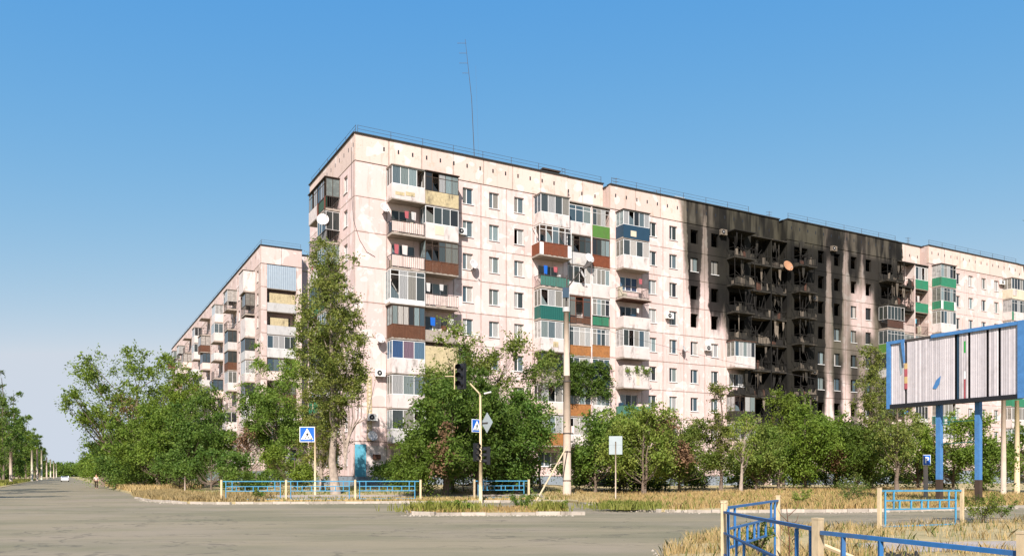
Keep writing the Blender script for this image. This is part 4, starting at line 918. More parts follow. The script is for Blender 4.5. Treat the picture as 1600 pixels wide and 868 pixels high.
# hedge row behind, low shrubs hugging the facade
for i, (px, Y, h, w) in enumerate(((905, 66, 3.0, 7), (1100, 66, 3.2, 7), (1160, 68, 3.4, 8), (1240, 70, 3.8, 8), (1310, 68, 3.6, 8), (620, 60, 2.0, 3.5), (975, 63, 3.2, 7), (1040, 64, 3.0, 7), (1385, 66, 3.4, 7), (1470, 68, 2.6, 8), (280, 74, 3.4, 8), (225, 88, 3.6, 9), (725, 58, 3.6, 7), (800, 60, 3.2, 7))):
    tree(px, Y, h, w, .2, 50, name='shrub', label=['dark shrub behind the thick concrete pole', 'low shrub under the slim poplar', 'low shrub behind the pale dead trunk', 'low shrub below the burnt recess', 'low shrub left of the narrow right poplar', 'small shrub at the block corner plinth', 'low dark shrub behind the blank sign pole', 'low shrub between the two bushy trees right of the blank sign', 'low shrub between the narrow poplar and the billboard edge', 'low shrub behind the two billboard posts', 'wide low shrub behind the short white post', 'wide low shrub right of the forked trunk', 'dark low shrub filling behind the signal mast', 'dark low shrub filling behind the short railing panel'][i], leaf='leafd', size=.27, L_=.8, fr=15, trunk=.05, seed=160+i)
def withered(px, Y, z, r, lab):
    b_, q_ = leaves_at(np.array([(at(px, Y)+rng.normal()*r*.5, Y+rng.normal()*.2, z+rng.normal()*r*.8) for _ in range(18)]), 8, 6, .5, .22, rng, droop=.9)
    tag(link('withered_foliage', np_mesh('withered_foliage', b_, q_, 'brownleaf')), lab, 'dead leaves')
withered(693, 50.3, 3.3, .7, 'hanging bunch of brown withered leaves on the dark tree left of the signal')
withered(379, 75.5, 5.0, .6, 'brown withered leaves in the tree before the left block'); withered(1068, 57.6, 3.2, .5, 'orange withered leaves left of the slim poplar'); withered(1040, 56.5, 5.0, .5, 'withered leaves high in the bushes right of the blank sign')
withered(187, 99, 10, 1.2, 'brown dead foliage inside the large spreading tree')
withered(1305, 59, 3.0, .5, 'brown twigs low in the bush left of the narrow right poplar')

# ------------------------------------------------------------------ grass
def blades(pts, hmin, hmax, w, mat, name, label, fan=3, cat='grass'):
    pts = np.repeat(np.asarray(pts, float), fan, 0); n = len(pts)
    h = rng.uniform(hmin, hmax, n); a = rng.uniform(0, 2*np.pi, n); l = rng.normal(size=(n, 2))*.28
    p = pts.copy(); p[:, :2] += rng.normal(size=(n, 2))*.06
    dx = np.stack([np.cos(a)*w, np.sin(a)*w, np.zeros(n)], 1)
    mid = p+np.stack([l[:, 0]*h*.35, l[:, 1]*h*.35, h*.6], 1); tip = p+np.stack([l[:, 0]*h, l[:, 1]*h, h], 1)
    V_ = np.stack([p-dx, p+dx, mid+dx*.8, tip, mid-dx*.8], 1).reshape(-1, 3); k = np.arange(n)*5
    me = bpy.data.meshes.new(name); Q = np.stack([k, k+1, k+2, k+3, k+4], 1)
    tag(link(name, np_mesh(name, V_, Q, mat)), label, cat, kind='stuff')
def clumpy(P):
    return [p for p in P if math.sin(p[0]*1.7+math.sin(p[1]*1.1)*2)+math.sin(p[1]*2.3+p[0]*.4) > random.uniform(-1.2, 1.0)]
def lawn_pts(n, x0, x1, d0, d1, power=1.4):
    x = rng.uniform(x0, x1, n); d = d0+(d1-d0)*rng.random(n)**power; out = []
    for a_, b_ in zip(x, d):
        y = yb(a_)+b_/(.479 if a_ < -30 else 1)
        if a_ < 1 and 3.1 < b_ < 6.7 and a_ > -22: continue
        out.append((a_, y, gz(a_, y)-.02))
    return out
blades(lawn_pts(6500, -30, -14, .15, 8), .12, .42, .018, 'drygrass', 'dry_grass', 'golden dry grass on the verge left of the blue railing')
blades(lawn_pts(2600, -14, 1.5, .3, 3), .06, .22, .02, 'drygrass', 'dry_grass', 'short dry grass in front of and under the blue railing')
blades(lawn_pts(1800, -30, 3.5, .3, 12), .08, .35, .02, 'greengrass', 'green_grass', 'scattered green weeds on the lawn')
blades(clumpy(lawn_pts(30000, 4.6, 34, .1, 22)), .07, .36, .014, 'drygrass', 'dry_grass', 'golden dry grass along the far right verge')
blades(lawn_pts(1500, 4.6, 34, .1, 18), .12, .4, .018, 'greengrass', 'green_grass', 'green tufts among the golden verge grass')
blades(lawn_pts(3000, -62, -30, .2, 7), .3, .7, .03, 'drygrass', 'dry_grass', 'dry grass under the avenue trees')
ip = [(rng.uniform(-4.3, 2.2), rng.uniform(33.3, 38.6), .08) for _ in range(1100)]
blades(ip, .05, .2, .016, 'drygrass', 'dry_grass', 'dry grass on the kerbed traffic island'); 
blades([(rng.normal(-3, .9), rng.uniform(33.6, 36.5), .1) for _ in range(500)]+[(rng.normal(1.6, .35), rng.uniform(33.8, 35.5), .1) for _ in range(400)], .15, .5, .018, 'greengrass', 'green_grass', 'green weeds on the traffic island')
blades([(rng.normal(5.3, .8), rng.normal(37.2, .7), .1) for _ in range(700)], .12, .42, .02, 'greengrass', 'green_grass', 'green weeds on the rounded nose of the right verge')
np_ = []
for _ in range(26000):
    x = rng.uniform(1.6, 30) if rng.random() < .6 else rng.uniform(1.6, 10); yt = float(np.interp(x, [a for a, _ in YT], [b for _, b in YT])); y = yt-.1-(yt-4)*rng.random()**1.2
    yc = 16.4+.16*(x-7.5)
    if x > 7.5 and yc < y < yc+2.2: continue
    if np.sin(x*1.9+y*.7)+np.sin(y*1.3-x*.6) > 1.25: continue
    np_.append((x, y, .04)) if random.random() < .35+.65*(math.sin(x*1.3)*math.sin(y*.9+1) > -.2) else None
blades(clumpy(np_), .07, .30, .007, 'drygrass', 'dry_grass', 'dry straw coloured grass behind the near blue railings')
blades([p for p in np_[::11]], .08, .3, .009, 'greengrass', 'green_grass', 'green weeds behind the near blue railings')
blades([(*qt(-8-8*rng.random()**1.3, rng.uniform(60, 330)), .03) for _ in range(5000)], .2, .6, .05, 'greengrass', 'green_grass', 'grass strip under the left avenue trees')
def weed(px, Y, h, w, lab, leaf='leaf', n=26, name='weed', z=None, cat='plant', size=.09):
    X = at(px, Y); z0 = gz(X, Y) if z is None else z; t = thing(name, lab, cat, (X, Y, z0)); b = MB(); C_ = []
    for i in range(7):
        a_ = i*2.4; tip = (math.cos(a_)*w*.5*random.uniform(.4, 1), math.sin(a_)*w*.5*random.uniform(.4, 1), h*random.uniform(.6, 1)); b.tube([(0, 0, 0), (tip[0]*.4, tip[1]*.4, tip[2]*.5), tip], [.012, .009, .004], 4)
        for q in range(n//7+1): f_ = random.uniform(.3, 1); C_.append((tip[0]*f_, tip[1]*f_, tip[2]*f_))
    build('stem', b, 'bark', t); V_, Q_ = leaves_at(np.array(C_), 5, 4, h*.22, size, rng, .2); link('leaves', np_mesh('leaves', V_, Q_, leaf), t)
blades([(x_, y_, gz(x_, y_)-.02) for x_, y_ in zip(rng.uniform(2.2, 6.5, 1500), rng.uniform(45, 56, 1500)) if y_ > yb(x_)+.1], .08, .34, .018, 'drygrass', 'dry_grass', 'dry grass around the foot of the thick concrete pole')
weed(816, 38.2, .75, 1.5, 'round green weed on the traffic island beside the leaning pole', n=60); weed(862, 34.4, .55, 1.4, 'dark green weed at the right end of the traffic island', 'leafd', n=60)
weed(700, 34.6, .6, 2.0, 'broad green weed at the left part of the traffic island', n=50); weed(725, 34.4, .5, 1.2, 'smaller green weed near the middle of the traffic island', n=40)
weed(975, 37.0, .5, 1.8, 'spreading green weed on the rounded verge nose', n=50); weed(403, 46.8, .7, .8, 'single green weed in front of the left railing panel', n=30)
weed(1330, 42, 1.6, 1.9, 'tall yellow green bush in the golden verge grass', 'leafp', n=80); weed(1250, 40, .8, 1.6, 'grey green tuft in the golden verge grass', 'leafy', n=40)
weed(1535, 27, 1.15, 1.6, 'tangled grey green weed beside the right railing panel', 'leafy', n=90, z=.05, size=.07); weed(1565, 30, .7, 1.2, 'low dry weed at the right edge of the near verge', 'leafy', n=40, z=.05, size=.07)
weed(1345, 11.5, .42, .7, 'low green weed behind the right half of the near railing', 'leaf', n=50, z=.05, size=.05); weed(1185, 13.6, .55, .5, 'green weed between the near railing panels', 'leaf', n=30, z=.3, size=.05)
t = thing('dry_stalk', 'bare brown stalk standing behind the near railing', 'plant', (at(1232, 13.2), 13.2, .05))
build('stem', MB().tube([(0, 0, 0), (.02, 0, .5), (-.04, 0, 1.12)], [.014, .011, .004], 5), 'wood', t)
for i in range(7): build('side_twig', MB().tube([(0, 0, .3+.1*i), (.13*(-1)**i, 0, .42+.1*i), (.17*(-1)**i, .03, .52+.1*i)], [.007, .005, .003], 4), 'wood', t)

# ------------------------------------------------------------------ railings
def fence(posts, label, mat='blue_far', group=None, h=1.2, r=.022, zs=None, pz=.055, style=0):
    x0, y0 = posts[0]; t = thing('railing', label, 'fence', (x0, y0, 0), 0, group)
    pm = cached(('post', pz, h), lambda: MB().box(-pz, pz, -pz, pz, -.1, h).box(-pz-.006, pz+.006, -pz-.006, pz+.006, h+.001, h+.02).mesh('post', 'post'))
    zz = zs or [gz(a, b) for a, b in posts]
    for (a, b), z in zip(posts, zz): link('post', pm, t, (a-x0, b-y0, z), math.atan2(posts[-1][1]-y0, posts[-1][0]-x0))
    for i in range(len(posts)-1):
        A = Vector((posts[i][0]-x0, posts[i][1]-y0, zz[i])); Bv = Vector((posts[i+1][0]-x0, posts[i+1][1]-y0, zz[i+1])); d = (Bv-A).normalized(); A = A+d*(pz+.02); Bv = Bv-d*(pz+.02); L_ = (Bv-A).length
        def bar(name, f0, f1, z0, z1, rr=r): build(name, MB().bar(tuple(A.lerp(Bv, f0)+Vector((0, 0, z0))), tuple(A.lerp(Bv, f1)+Vector((0, 0, z1))), rr), mat, t)
        T = h-.07; Mi = h-.36; Lo = h-.62
        bar('top_rail', 0, 1, T, T, r*1.15); bar('middle_rail', .05, .93, Mi, Mi); bar('lower_rail', .05, .93, Lo, Lo); bar('bottom_rail', .04, .94, .12, .12, r*.8)
        for f_ in (.05, .93): bar('upright', f_, f_, .1, T)
        for f_ in (.15, .84): bar('upright', f_, f_, Lo, T)
        for f_ in (.22, .36, .49, .57, .72): bar('short_bar', f_, f_, Lo, Mi)
    return t
fence([(at(346, 46.4), 46.4), (at(447, 46.9), 46.9), (at(555, 47.5), 47.5), (at(657, 48.0), 48.0)], 'long blue railing with yellow posts in three panels before the poplar')
fence([(at(741, 49.3), 49.3), (at(826, 50.3), 50.3)], 'short blue railing panel at the foot of the traffic signal mast')
fence([(10.74, 24.0), (14.25, 26.0)], 'single blue railing panel across the road below the billboard', zs=[-.02, -.05], r=.022, h=1.24, pz=.045)
fence([(2.84, 11.0), (4.67, 14.4)], 'blue railing panel running away behind the near railing', mat='blue', zs=[.03, .03], r=.015, h=1.2, pz=.032)
t = thing('railing', 'nearest dark blue railing with cream posts cut by the lower right corner', 'fence', (2.84, 11, 0)); FP = [(2.84, 11.0), (2.42, 6.5), (3.06, 4.9), (3.9, 3.5)]
for i, (a, b) in enumerate(FP): o = build('post', MB().box(-.032, .032, -.032, .032, 0, 1.23).box(-.034, .034, -.034, .034, 1.231, 1.245), 'post', t, (a-2.84, b-11, .02), .5)
for i in range(3):
    A = Vector((FP[i][0]-2.84, FP[i][1]-11, 0)); Bv = Vector((FP[i+1][0]-2.84, FP[i+1][1]-11, 0)); d = (Bv-A).normalized(); A += d*.04; Bv -= d*.04; L_ = (Bv-A).length
    def bar(name, f0, f1, z0, z1, r): build(name, MB().bar(tuple(A.lerp(Bv, f0)+Vector((0, 0, z0))), tuple(A.lerp(Bv, f1)+Vector((0, 0, z1))), r), 'blue', t)
    z0 = 1.11 if i == 0 else 1.15; z1 = 1.17 if i == 0 else 1.13
    bar('top_rail', 0, 1, z0, z1, .0155)
    if i == 0:
        bar('middle_rail', 0, .97, .83, .80, .0135); bar('bottom_rail', 0, .97, .54, .5, .0135)
        for f_, lo in ((.06, .3), (.965, .2)): bar('upright', f_, f_, lo, z1-.01, .014)
        for f_ in (.2, .31, .56, .66): bar('short_bar', f_, f_, .53, .81, .013)
        bar('short_bar', .86, .86, .2, 1.14, .014)
    else:
        for f_ in (.14, .36): bar('upright', f_, f_, .15, 1.13, .015)
        bar('bottom_rail', 0, 1, .5, .48, .014)
        for f_ in (.6, .9): bar('short_bar', f_, f_, .15, .5, .013)
t = build('wooden_prop', MB().tube([(0, 0, 1.02), (.55, .1, .80), (1.15, .2, .60)], [.022, .02, .018], 6), 'post', None, (at(1287, 6.8), 6.8, 0)); tag(t, 'thin pale stick slanting down right from the nearest cream post', 'stick')
b = MB()
for i in range(9): x = .07*i; b.tube([(x, .03*math.sin(i*2), .03), (x+.05, .06, .1+.03*math.sin(i*1.7)), (x+.09, .02, .03)], [.03, .045, .02], 6)
tag(build('rubber_scrap', b, 'tyre', None, (at(1385, 15.0), 15.0, .05), .1), 'black scrap of rubber lying in the grass behind the near railing', 'debris')

# ------------------------------------------------------------------ poles, signs, signals
X, Y = at(886, 54), 54.0; zg = gz(X, Y)
t = thing('lamp_pole', 'thick concrete pole with dark slanting lamp arm before the loggias', 'lamp pole', (X, Y, zg-.1))
build('concrete_shaft', MB().tube([(0, 0, 0), (0, 0, 4.2), (-.02, 0, 8.0)], [.27, .25, .22], 20), 'concrete', t, smooth=True)
build('upper_shaft', MB().tube([(-.02, 0, 8.0), (-.05, 0, 12.2)], [.20, .17], 16), 'concrete', t, smooth=True)
build('cap', MB().tube([(-.05, 0, 12.2), (-.05, 0, 12.5)], .24, 16), 'lgrey', t)
for z in (1.1, 3.0, 4.2, 7.6): build('steel_band', MB().tube([(0, 0, z), (0, 0, z+.06)], .285, 18), 'rail', t)
build('steel_extension', MB().tube([(-.05, 0, 12.5), (-.02, 0, 14.6)], .05, 8), 'rail', t)
build('lamp_arm', MB().tube([(-.05, 0, 13.7), (.5, -.1, 14.4), (1.25, -.25, 15.3)], .045, 8), 'rail', t)
build('lamp_head', MB().prism([(.95, 15.0), (1.5, 15.45), (1.62, 15.35), (1.45, 15.15), (1.1, 14.95)], -.38, -.12), 'rail', t)
build('junction_box', MB().box(-.3, .12, -.24, -.02, 13.1, 13.75), 'navy', t); build('bracket_box', MB().box(.27, .45, -.2, 0, 4.25, 4.7), 'sheet', t)
P = MB().tube([(at(838, 48)-0, 48, .1), (at(886, 53.4)+.0, 53.4, 3.5)], [.055, .04], 8); tag(build('leaning_prop', P, 'post', None), 'thin wooden pole leaning against the thick concrete pole', 'pole')
# traffic signal mast
X, Y = at(751, 47.9), 47.9; zg = gz(X, Y)
t = thing('signal_mast', 'slim cream signal mast with bent arm at the short blue railing', 'traffic signal mast', (X, Y, zg))
build('mast_base', MB().tube([(0, 0, 0), (0, 0, 2.4)], .105, 14), 'post', t, smooth=True); build('mast', MB().tube([(0, 0, 2.4), (-.02, 0, 6.2), (-.06, 0, 6.4)], [.075, .06, .05], 12), 'post', t, smooth=True)
build('arm', MB().tube([(-.03, 0, 6.32), (-.62, 0, 6.95)], .045, 8), 'post', t)
build('spot_lamp', MB().tube([(.2, 0, 6.35), (.62, 0, 6.45)], .06, 8), 'lgrey', t)
def signal(loc, rz, label, s=1.0, lit='lens'):
    u = thing('traffic_light', label, 'traffic light', loc, rz)
    build('housing', MB().box(-.17*s, .17*s, -.02, .2*s, -.55*s, .55*s), 'black', u)
    for k in (-1, 0, 1):
        z = k*.36*s; b = MB(); n = 14
        for i in range(n): 
            w0, w1 = math.pi*(i/n)*1.2-.3, math.pi*((i+1)/n)*1.2-.3; r_ = .15*s
            b.poly([(r_*math.cos(w0), -.02, z+r_*math.sin(w0)), (r_*math.cos(w1), -.02, z+r_*math.sin(w1)), (r_*math.cos(w1), -.24*s, z+r_*math.sin(w1)), (r_*math.cos(w0), -.24*s, z+r_*math.sin(w0))])
        build('visor', b, 'black', u); build('lens', MB().tube([(0, -.021, z), (0, -.05, z)], .12*s, 14), lit, u)
    return u
sg = signal((at(720, 47.9), 47.7, 7.35), -.45, 'large black traffic light hanging on wires left of the mast arm', 1.35, 'black')
signal((X-.2, 47.75, 2.95), .55, 'black traffic light on the left side of the cream mast, grey lenses', .95); signal((X+.33, 47.8, 2.75), -1.2, 'black traffic light on the right side of the cream mast facing away', .95, 'black')
tag(build('hanging_bracket', MB().tube([(-.35, 0, -.75), (-.35, 0, .75)], .035, 6).bar((-.9, 0, .0), (-.35, 0, 0), .02), 'post', None, (at(720, 47.9), 47.7, 7.35)), 'pale vertical bracket tube beside the hanging traffic light', 'bracket')
tag(build('signal_cable', MB().tube([(at(640, 49), 49, 7.2), (at(712, 47.9), 47.7, 7.32), (X-.6, 47.9, 7.05)], .012, 4), 'cable'), 'thin cable holding the hanging traffic light', 'cable')
def man(b, s, y):
    for pl in ([(-.02, .13), (.05, .13), (.07, -.05), (-.05, -.05)], [(-.05, -.05), (.0, -.05), (-.09, -.25), (-.15, -.23)], [(.01, -.05), (.07, -.05), (.16, -.22), (.10, -.25)], [(-.02, .12), (-.01, .06), (-.13, -.03), (-.14, .01)], [(.04, .12), (.05, .05), (.13, -.0), (.15, .03)]):
        b.prism([(a*s, c*s-.04*s) for a, c in pl], y-.004, y)
    b.prism([(.015*s+.035*s*math.cos(w), .135*s+.035*s*math.sin(w)) for w in np.linspace(0, 5.6, 9)], y-.004, y)
    return b
def crossing_sign(loc, rz, s, label, pole=None):
    u = thing('crossing_sign', label, 'road sign', loc, rz); h = s/2
    build('plate', MB().box(-h, h, -.012, .012, -h, h), 'signwhite', u); build('blue_field', MB().box(-h*.93, h*.93, -.016, -.0125, -h*.93, h*.93), 'signblue', u)
    build('white_triangle', MB().prism([(-h*.82, -h*.68), (h*.82, -h*.68), (0, h*.80)], -.022, -.017), 'signwhite', u)
    m_ = man(MB(), s*.95, -.024)
    for i in range(5): x = (-.42+.21*i)*h*1.3; m_.prism([(x-.045*s, -h*.64), (x+.03*s, -h*.64), (x+.035*s, -h*.54), (x-.03*s, -h*.54)], -.028, -.0245)
    build('walking_figure', m_, 'black', u)
    if pole:
        top, base, off = pole; build('sign_pole', MB().tube([(off, .05, base), (off, .05, top)], .065, 12), 'post', u, smooth=True)
    return u
X, Y = at(480, 53), 53.0
crossing_sign((X, Y, 1.6+(742-678)*Y/1283), 0, .98, 'blue crossing sign with white triangle on a yellow pole behind the long railing', (.52, gz(X, Y)-(1.6+64*Y/1283)-.1, .50))
crossing_sign((at(745, 47.8), 47.75, 1.6+(742-665)*48/1283), .75, .75, 'small blue crossing sign seen at a slant on the signal mast')
u = thing('priority_sign', 'diamond shaped sign seen from the back on the signal mast', 'road sign', (at(761, 47.9), 47.95, 1.6+(742-660)*48/1283), -.9)
build('plate', MB().prism([(0, .6), (.55, 0), (0, -.6), (-.55, 0)], -.01, .01), 'signback', u); build('bracket', MB().box(-.5, .1, -.05, -.011, -.03, .03), 'rail', u)
X, Y = at(962, 45), 45.0
u = thing('blank_sign', 'grey sign seen from the back on a thin pole right of the concrete pole', 'road sign', (X, Y, gz(X, Y)), -.15)
zc = 1.6+(742-695)*Y/1283-gz(X, Y); build('plate', MB().box(-.36, .36, -.012, .012, zc-.5, zc+.5).box(-.365, .365, -.02, -.0125, zc+.02, zc+.035), 'signback', u); build('sign_pole', MB().tube([(.0, -.06, -.1), (.0, -.05, zc+.2)], .035, 8), 'concrete', u, smooth=True)
X, Y = at(1448, 47), 47.0
u = thing('parking_sign', 'small blue parking sign with white P on a pale post under the billboard', 'road sign', (X, Y, gz(X, Y)), 0); zc = 1.6+(742-718)*Y/1283-gz(X, Y)
build('plate', MB().box(-.22, .22, -.01, .01, zc-.3, zc+.3), 'signwhite', u); build('blue_field', MB().box(-.2, .2, -.014, -.0105, zc-.28, zc+.28), 'signblue', u); build('sign_post', MB().box(-.09, .09, .03, .2, -.1, zc-.33), 'concrete', u)
b = MB().prism([(-.10, -.18), (-.03, -.18), (-.03, .18), (-.10, .18)], -.02, -.0145)
for i in range(10):
    w0, w1 = math.pi/2-math.pi*i/10, math.pi/2-math.pi*(i+1)/10; q = [(.02+r_*math.cos(w), .075+r_*math.sin(w)) for w, r_ in ((w0, .045), (w0, .105), (w1, .105), (w1, .045))]; b.prism(q, -.02, -.0145)
b.prism([(-.03, .12), (.02, .12), (.02, .18), (-.03, .18)], -.0198, -.0145).prism([(-.03, -.03), (.02, -.03), (.02, .03), (-.03, .03)], -.0198, -.0145)
build('lettering', b, 'signwhite', u, (0, 0, zc))
for px, Y, top, r_, mt, lab in ((1568, 55, 625, .16, 'concrete', 'white concrete pole right of the billboard posts'), (1589, 58, 632, .17, 'post', 'beige concrete pole at the right picture edge')):
    X = at(px, Y); tag(build('utility_pole', MB().tube([(0, 0, -.1), (0, 0, 1.6+(742-top)*Y/1283)], [r_*1.1, r_*.85], 12), mt, None, (X, Y, gz(X, Y)), smooth=True), lab, 'pole')
X, Y = at(289, 62), 62.; tag(build('marker_post', MB().tube([(0, 0, -.1), (0, 0, 1.35)], .045, 8), 'concrete', None, (X, Y, gz(X, Y)), smooth=True), 'short white post in the dry grass left of the blue railing', 'post')
# avenue poles
px_top = [(17, 705, 158), (50, 703, 215), (58, 701, 250), (65, 703, 290), (73, 714, 330), (79, 717, 380), (84, 720, 450), (88, 723, 540)]
for i, (px, top, Y) in enumerate(px_top):
    X = at(px, Y); tag(build('utility_pole', MB().tube([(0, 0, 0), (0, 0, 1.6+(742-top)*Y/1283)], [.3, .24], 10), ('concrete', 'cream')[i % 2], None, (X, Y, .05), smooth=True), ('pale pole nearest in the line left of the avenue', *[w+' pale pole counted from the near end of the line left of the avenue' for w in ('second', 'third', 'fourth', 'fifth', 'sixth', 'seventh', 'eighth')])[i], 'pole', 'poles along the left of the avenue')

# ------------------------------------------------------------------ billboard
A = Vector((at(1388, 44), 44, 0)); Bv = Vector((at(1598, 38), 38, 0)); d = (Bv-A); LB = d.length; ang = math.atan2(d.y, d.x)
bb = thing('billboard', 'large blue framed billboard of worn pale vertical slats on two blue posts', 'billboard', (A.x, A.y, 0), ang)
z0, z1 = 1.6+(742-638)*44/1283, 1.6+(742-534)*44/1283
build('left_frame', MB().box(-.02, .2, -.14, .25, z0-.02, z1), 'bbblue', bb); build('right_frame', MB().box(LB-.15, LB+.25, -.16, .25, z0, z1+.02), 'bbblue', bb)
build('end_panel', MB().box(LB+.255, LB+1.3, -.1, .3, z0+.1, z0+1.55).box(LB+.255, LB+1.3, -.1, .3, z0+1.6, z1), 'bbblue', bb)
zt0 = z1-.16
build('top_rail', MB().box(.202, 1.0, -.14, .25, zt0, z1), 'bbblue', bb); build('bare_top_rail', MB().box(1.002, 2.5, -.08, .2, zt0+.03, z1-.02), 'rail', bb); build('top_rail', MB().box(2.502, LB-.152, -.15, .25, zt0, z1+.01), 'bbblue', bb)
build('bottom_rail', MB().box(.202, LB-.152, -.16, .25, z0-.01, z0+.2), 'black', bb); build('back_panel', MB().box(.21, LB-.16, .12, .2, z0+.21, zt0-.01), 'black', bb)
n = 58; w = (LB-.4)/n
for i in range(n):
    x = .22+i*w; f_ = i/n
    if .52 < f_ < .545 or .625 < f_ < .642 or f_ in () or abs(f_-.115) < .009 or abs(f_-.775) < .009 or abs(f_-.86) < .006: continue
    if .545 <= f_ < .565: mt = 'navy'
    elif .60 <= f_ < .615: mt = 'greenprint'
    else: mt = 'bb'
    dz = random.uniform(-.015, .015); tw = random.uniform(-.02, .02)
    b = MB(); v0 = len(b.v); zz0, zz1 = z0+.2, zt0-.003
    if mt == 'greenprint':
        for q, (f0, f1, m2) in enumerate(((0, .3, 'red'), (.3, .42, 'signwhite'), (.42, .7, 'bb'), (.7, .88, 'greenprint'), (.88, 1, 'bb'))):
            build('slat', MB().box(x+.01, x+w*.92, -.04, .05, zz0+(zz1-zz0)*f0+.001, zz0+(zz1-zz0)*f1-.001), m2, bb)
        continue
    for z_ in (zz0, zz1): b.v += [(x+.002, -.052+tw*.4, z_), (x+w*.5, -.056+tw*.4, z_), (x+w-.004, -.052-tw*.4, z_), (x+w*.5, .06, z_)]
    b.f = [(0, 1, 5, 4), (1, 2, 6, 5), (2, 3, 7, 6), (3, 0, 4, 7), (3, 2, 1, 0), (4, 5, 6, 7)]
    build('slat', b, mt, bb)
for q, (za, zb_, m2) in enumerate(((z0+.95, z0+1.25, 'red'), (z0+1.25, z0+1.6, 'yel'), (z0+1.6, z0+2.0, 'red'), (z0+2.0, z0+2.3, 'yel'))): build('printed_slat', MB().box(1.0, 1.16, -.09, -.066, za, zb_-.002), m2, bb)
build('loose_strip', MB().prism([(.86, z1-.05), (1.06, z1-.05), (1.12, z0+2.3), (1.03, z0+2.3)], -.22, -.19), 'bbblue', bb); build('paint_mark', MB().prism([(.7, z1-.25), (.84, z1-.25), (.86, z0+1.8), (.76, z0+1.7), (.7, z0+2.2)], -.068, -.064), 'signback', bb)
build('paint_mark', MB().prism([(2.55, z0+.85), (2.75, z0+1.25), (3.0, z0+1.45), (2.93, z0+1.05), (2.75, z0+.8)], -.071, -.066), 'bbblue', bb)
for fx, lab in ((.38, 0), (.67, 1)):
    p = A+d*fx; x = LB*fx; zg = gz(p.x, p.y)-.1
    build('post', MB().box(x-.12, x+.12, .26, .5, zg+1.35, z0+.6), 'bbblue', bb); build('rusty_footing', MB().box(x-.125, x+.125, .255, .505, zg, zg+1.349), 'dwood', bb)
    build('flange', MB().box(x-.3, x+.3, .1, .66, zg-.05, zg+.12), 'dwood', bb)
build('cross_bar', MB().bar((LB*.38+.15, .36, 3.2), (LB*.67-.15, .36, 3.25), .02).bar((LB*.38+.15, .36, 4.3), (LB*.67-.15, .36, 4.3), .02), 'dgreen', bb)
build('ladder_rail', MB().bar((LB*.38-.3, .4, 3.0), (LB*.38-.3, .4, 4.6), .015).bar((LB*.38-.3, .4, 3.2), (LB*.38-.15, .4, 3.2), .012), 'rust', bb)

# low brick wall behind the concrete pole
t = thing('low_wall', 'low rough brick wall behind the thick concrete pole', 'wall', (at(925, 66), 66, .7), .15)
build('mortar_core', MB().box(.01, 4.4, .03, .3, 0, 1.15), 'slab', t)
bm_ = MB().box(0, .38, 0, .32, 0, .17).mesh('brick', 'brick')
for r_ in range(6):
    for q in range(11):
        if r_ == 5 and random.random() < .4: continue
        link('brick', bm_, t, (q*.4+(r_ % 2)*.18-.1, random.uniform(-.03, .02), r_*.19))

# ------------------------------------------------------------------ car and person on the avenue
X, Y = at(101.5, 205), 205.0
t = thing('white_car', 'small white car driving away down the avenue', 'car', (X, Y, .01), math.atan2(UX, -UY)-R(90))
body = MB().prism([(-2.1, .35), (2.05, .35), (2.1, .75), (1.95, .95), (1.15, 1.02), (.55, 1.42), (-1.0, 1.45), (-1.75, 1.05), (-2.1, .95)], -.85, .85)
body.v = [(y, x, z) for x, y, z in body.v]; body.f = [q[::-1] for q in body.f]; o = build('body', body, 'carpaint', t); md = o.modifiers.new('b', 'BEVEL'); md.width = .08; md.segments = 3
build('rear_window', MB().poly([(-.62, -1.1, 1.43), (.62, -1.1, 1.43), (.7, -1.72, 1.09), (-.7, -1.72, 1.09)]), 'glass', t, (0, -.03, .02))
for s_ in (-1, 1):
    build('tail_light', MB().box(s_*.66-.12, s_*.66+.12, -2.14, -2.05, .72, .9), 'redlens', t); build('side_window', MB().box(s_*.86-.01, s_*.86+.01, -1.0, .5, 1.05, 1.34), 'black', t)
    for yy in (-1.3, 1.3): w_ = build('wheel', MB().tube([(s_*.7, yy, .32), (s_*.9, yy, .32)], .32, 16), 'tyre', t); build('rim', MB().tube([(s_*.89, yy, .32), (s_*.91, yy, .32)], .18, 12), 'lgrey', w_)
X, Y = at(150.5, 98), 98.0
t = thing('person', 'person walking on the roadside in pale top and dark trousers', 'person', (X, Y, gz(X, Y)), .4)
def skin(name, V_, E_, Rr, mat, par):
    me = bpy.data.meshes.new(name); me.from_pydata(V_, E_, []); me.materials.append(M[mat]); o = link(name, me, par)
    md = o.modifiers.new('skin', 'SKIN'); me.skin_vertices or None
    for i, r_ in enumerate(Rr): me.skin_vertices[0].data[i].radius = r_ if hasattr(r_, '__len__') else (r_, r_)
    me.skin_vertices[0].data[0].use_root = True; md2 = o.modifiers.new('sub', 'SUBSURF'); md2.levels = 1; md2.render_levels = 1; return o
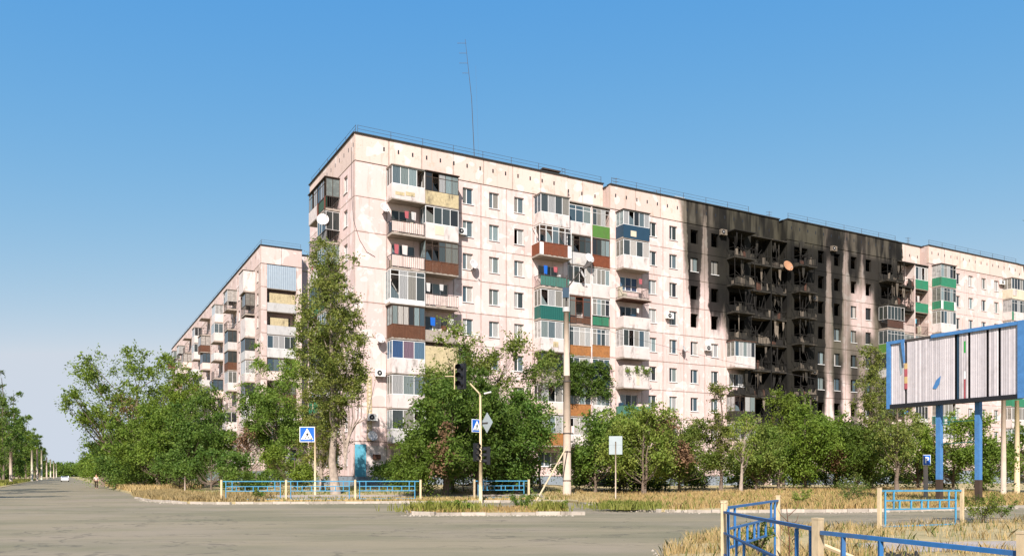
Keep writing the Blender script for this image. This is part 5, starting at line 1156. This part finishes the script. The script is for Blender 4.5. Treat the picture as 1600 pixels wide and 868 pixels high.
try:
    skin('body', [(0, 0, .95), (0, 0, 1.15), (0, 0, 1.38), (0, .01, 1.52), (0, -.01, 1.62), (0, -.01, 1.70), (.19, 0, 1.36), (.25, .04, 1.1), (.25, -.06, .88), (-.19, 0, 1.36), (-.25, -.02, 1.1), (-.23, .08, .87), (.1, 0, .9), (.11, -.12, .5), (.11, -.02, .08), (.11, -.14, .03), (-.1, 0, .9), (-.1, .12, .5), (-.1, .28, .12), (-.1, .17, .04)],
         [(0, 1), (1, 2), (2, 3), (3, 4), (4, 5), (2, 6), (6, 7), (7, 8), (2, 9), (9, 10), (10, 11), (0, 12), (12, 13), (13, 14), (14, 15), (0, 16), (16, 17), (17, 18), (18, 19)],
         [(.15, .1), (.14, .1), (.17, .1), .055, .085, .06, .055, .045, .035, .055, .045, .035, .085, .06, .04, .035, .085, .06, .04, .035], 'skin', t)
    skin('shirt', [(0, 0, .93), (0, 0, 1.15), (0, 0, 1.38), (.19, 0, 1.36), (.25, .035, 1.13), (-.19, 0, 1.36), (-.25, -.02, 1.13)], [(0, 1), (1, 2), (2, 3), (3, 4), (2, 5), (5, 6)], [(.18, .13), (.17, .13), (.19, .13), .075, .065, .075, .065], 'pwhite', t)
    skin('trousers', [(0, 0, .95), (.1, 0, .88), (.11, -.12, .5), (.11, -.02, .1), (-.1, 0, .88), (-.1, .12, .5), (-.1, .28, .14)], [(0, 1), (1, 2), (2, 3), (0, 4), (4, 5), (5, 6)], [(.17, .12), .105, .08, .06, .105, .08, .06], 'dwood', t)
    skin('hair', [(0, .01, 1.66), (0, .02, 1.73)], [(0, 1)], [.095, .07], 'dwood', t)
except Exception as ex: print('person', ex)
# a leafy branch tip reaching in at the right edge
V_, Q_ = leaves_at(np.array([(at(1602, 20)+rng.uniform(-.15, .5), 20, 1.6+(742-332)*20/1283+rng.normal()*.12) for _ in range(9)]), 4, 4, .2, .09, rng)
TV, TQ = V_, Q_
t = tree(1790, 22, 8.6, 5.2, 3.4, 60, label='tree just outside the right edge with a twig reaching into view', leaf='leafd', size=.16, L_=.5, fr=8, trunk=.16, seed=77)

tw = link('twig_leaves', np_mesh('twig_leaves', TV, TQ, 'leafd'), t); tw.matrix_world = Matrix.Identity(4); tw.location = (-t.location.x, -t.location.y, -t.location.z)

for q, (zA, zB, lab) in enumerate(((11.9, 6.6, 'thin cable running from the thick concrete pole to the white pole at right'), (4.9, 3.9, 'low thin cable between the thick concrete pole and the pole at right'))):
    A_ = Vector((at(886, 54), 54, zA)); B_ = Vector((at(1568, 55), 55, zB)); pts = [tuple(A_.lerp(B_, f/16)-Vector((0, 0, (.9-.3*q)*4*(f/16)*(1-f/16)))) for f in range(17)]
    if q == 0: tag(build('overhead_cable', MB().tube(pts, .011, 4), 'cable'), lab, 'cable')

# grit and small stones: at the kerbs and on the worn patch of the near road
pp = [(x_, yb(x_)-.15-abs(rng.normal())*.5) for x_ in rng.uniform(-24, 26, 900)]+[(x_, float(np.interp(x_, [a for a, _ in YT], [b for _, b in YT]))+abs(rng.normal())*.5) for x_ in rng.uniform(2.4, 18, 500)]+[(rng.uniform(-4.4, 2.4), 32.7-abs(rng.normal())*.3) for _ in range(200)]
b = MB()
for x_, y_ in pp:
    r_ = abs(rng.normal())*.018+.008; n = len(b.v); b.v += [(x_-r_, y_-r_*.6, 0), (x_+r_, y_-r_*.4, 0), (x_+r_*.3, y_+r_, 0), (x_+r_*.1, y_, r_*1.1+.004)]; b.f += [(n, n+1, n+3), (n+1, n+2, n+3), (n+2, n, n+3)]
tag(build('gravel', b, 'kerb'), 'loose grit and small stones scattered on the road along the kerbs', 'gravel', kind='stuff')
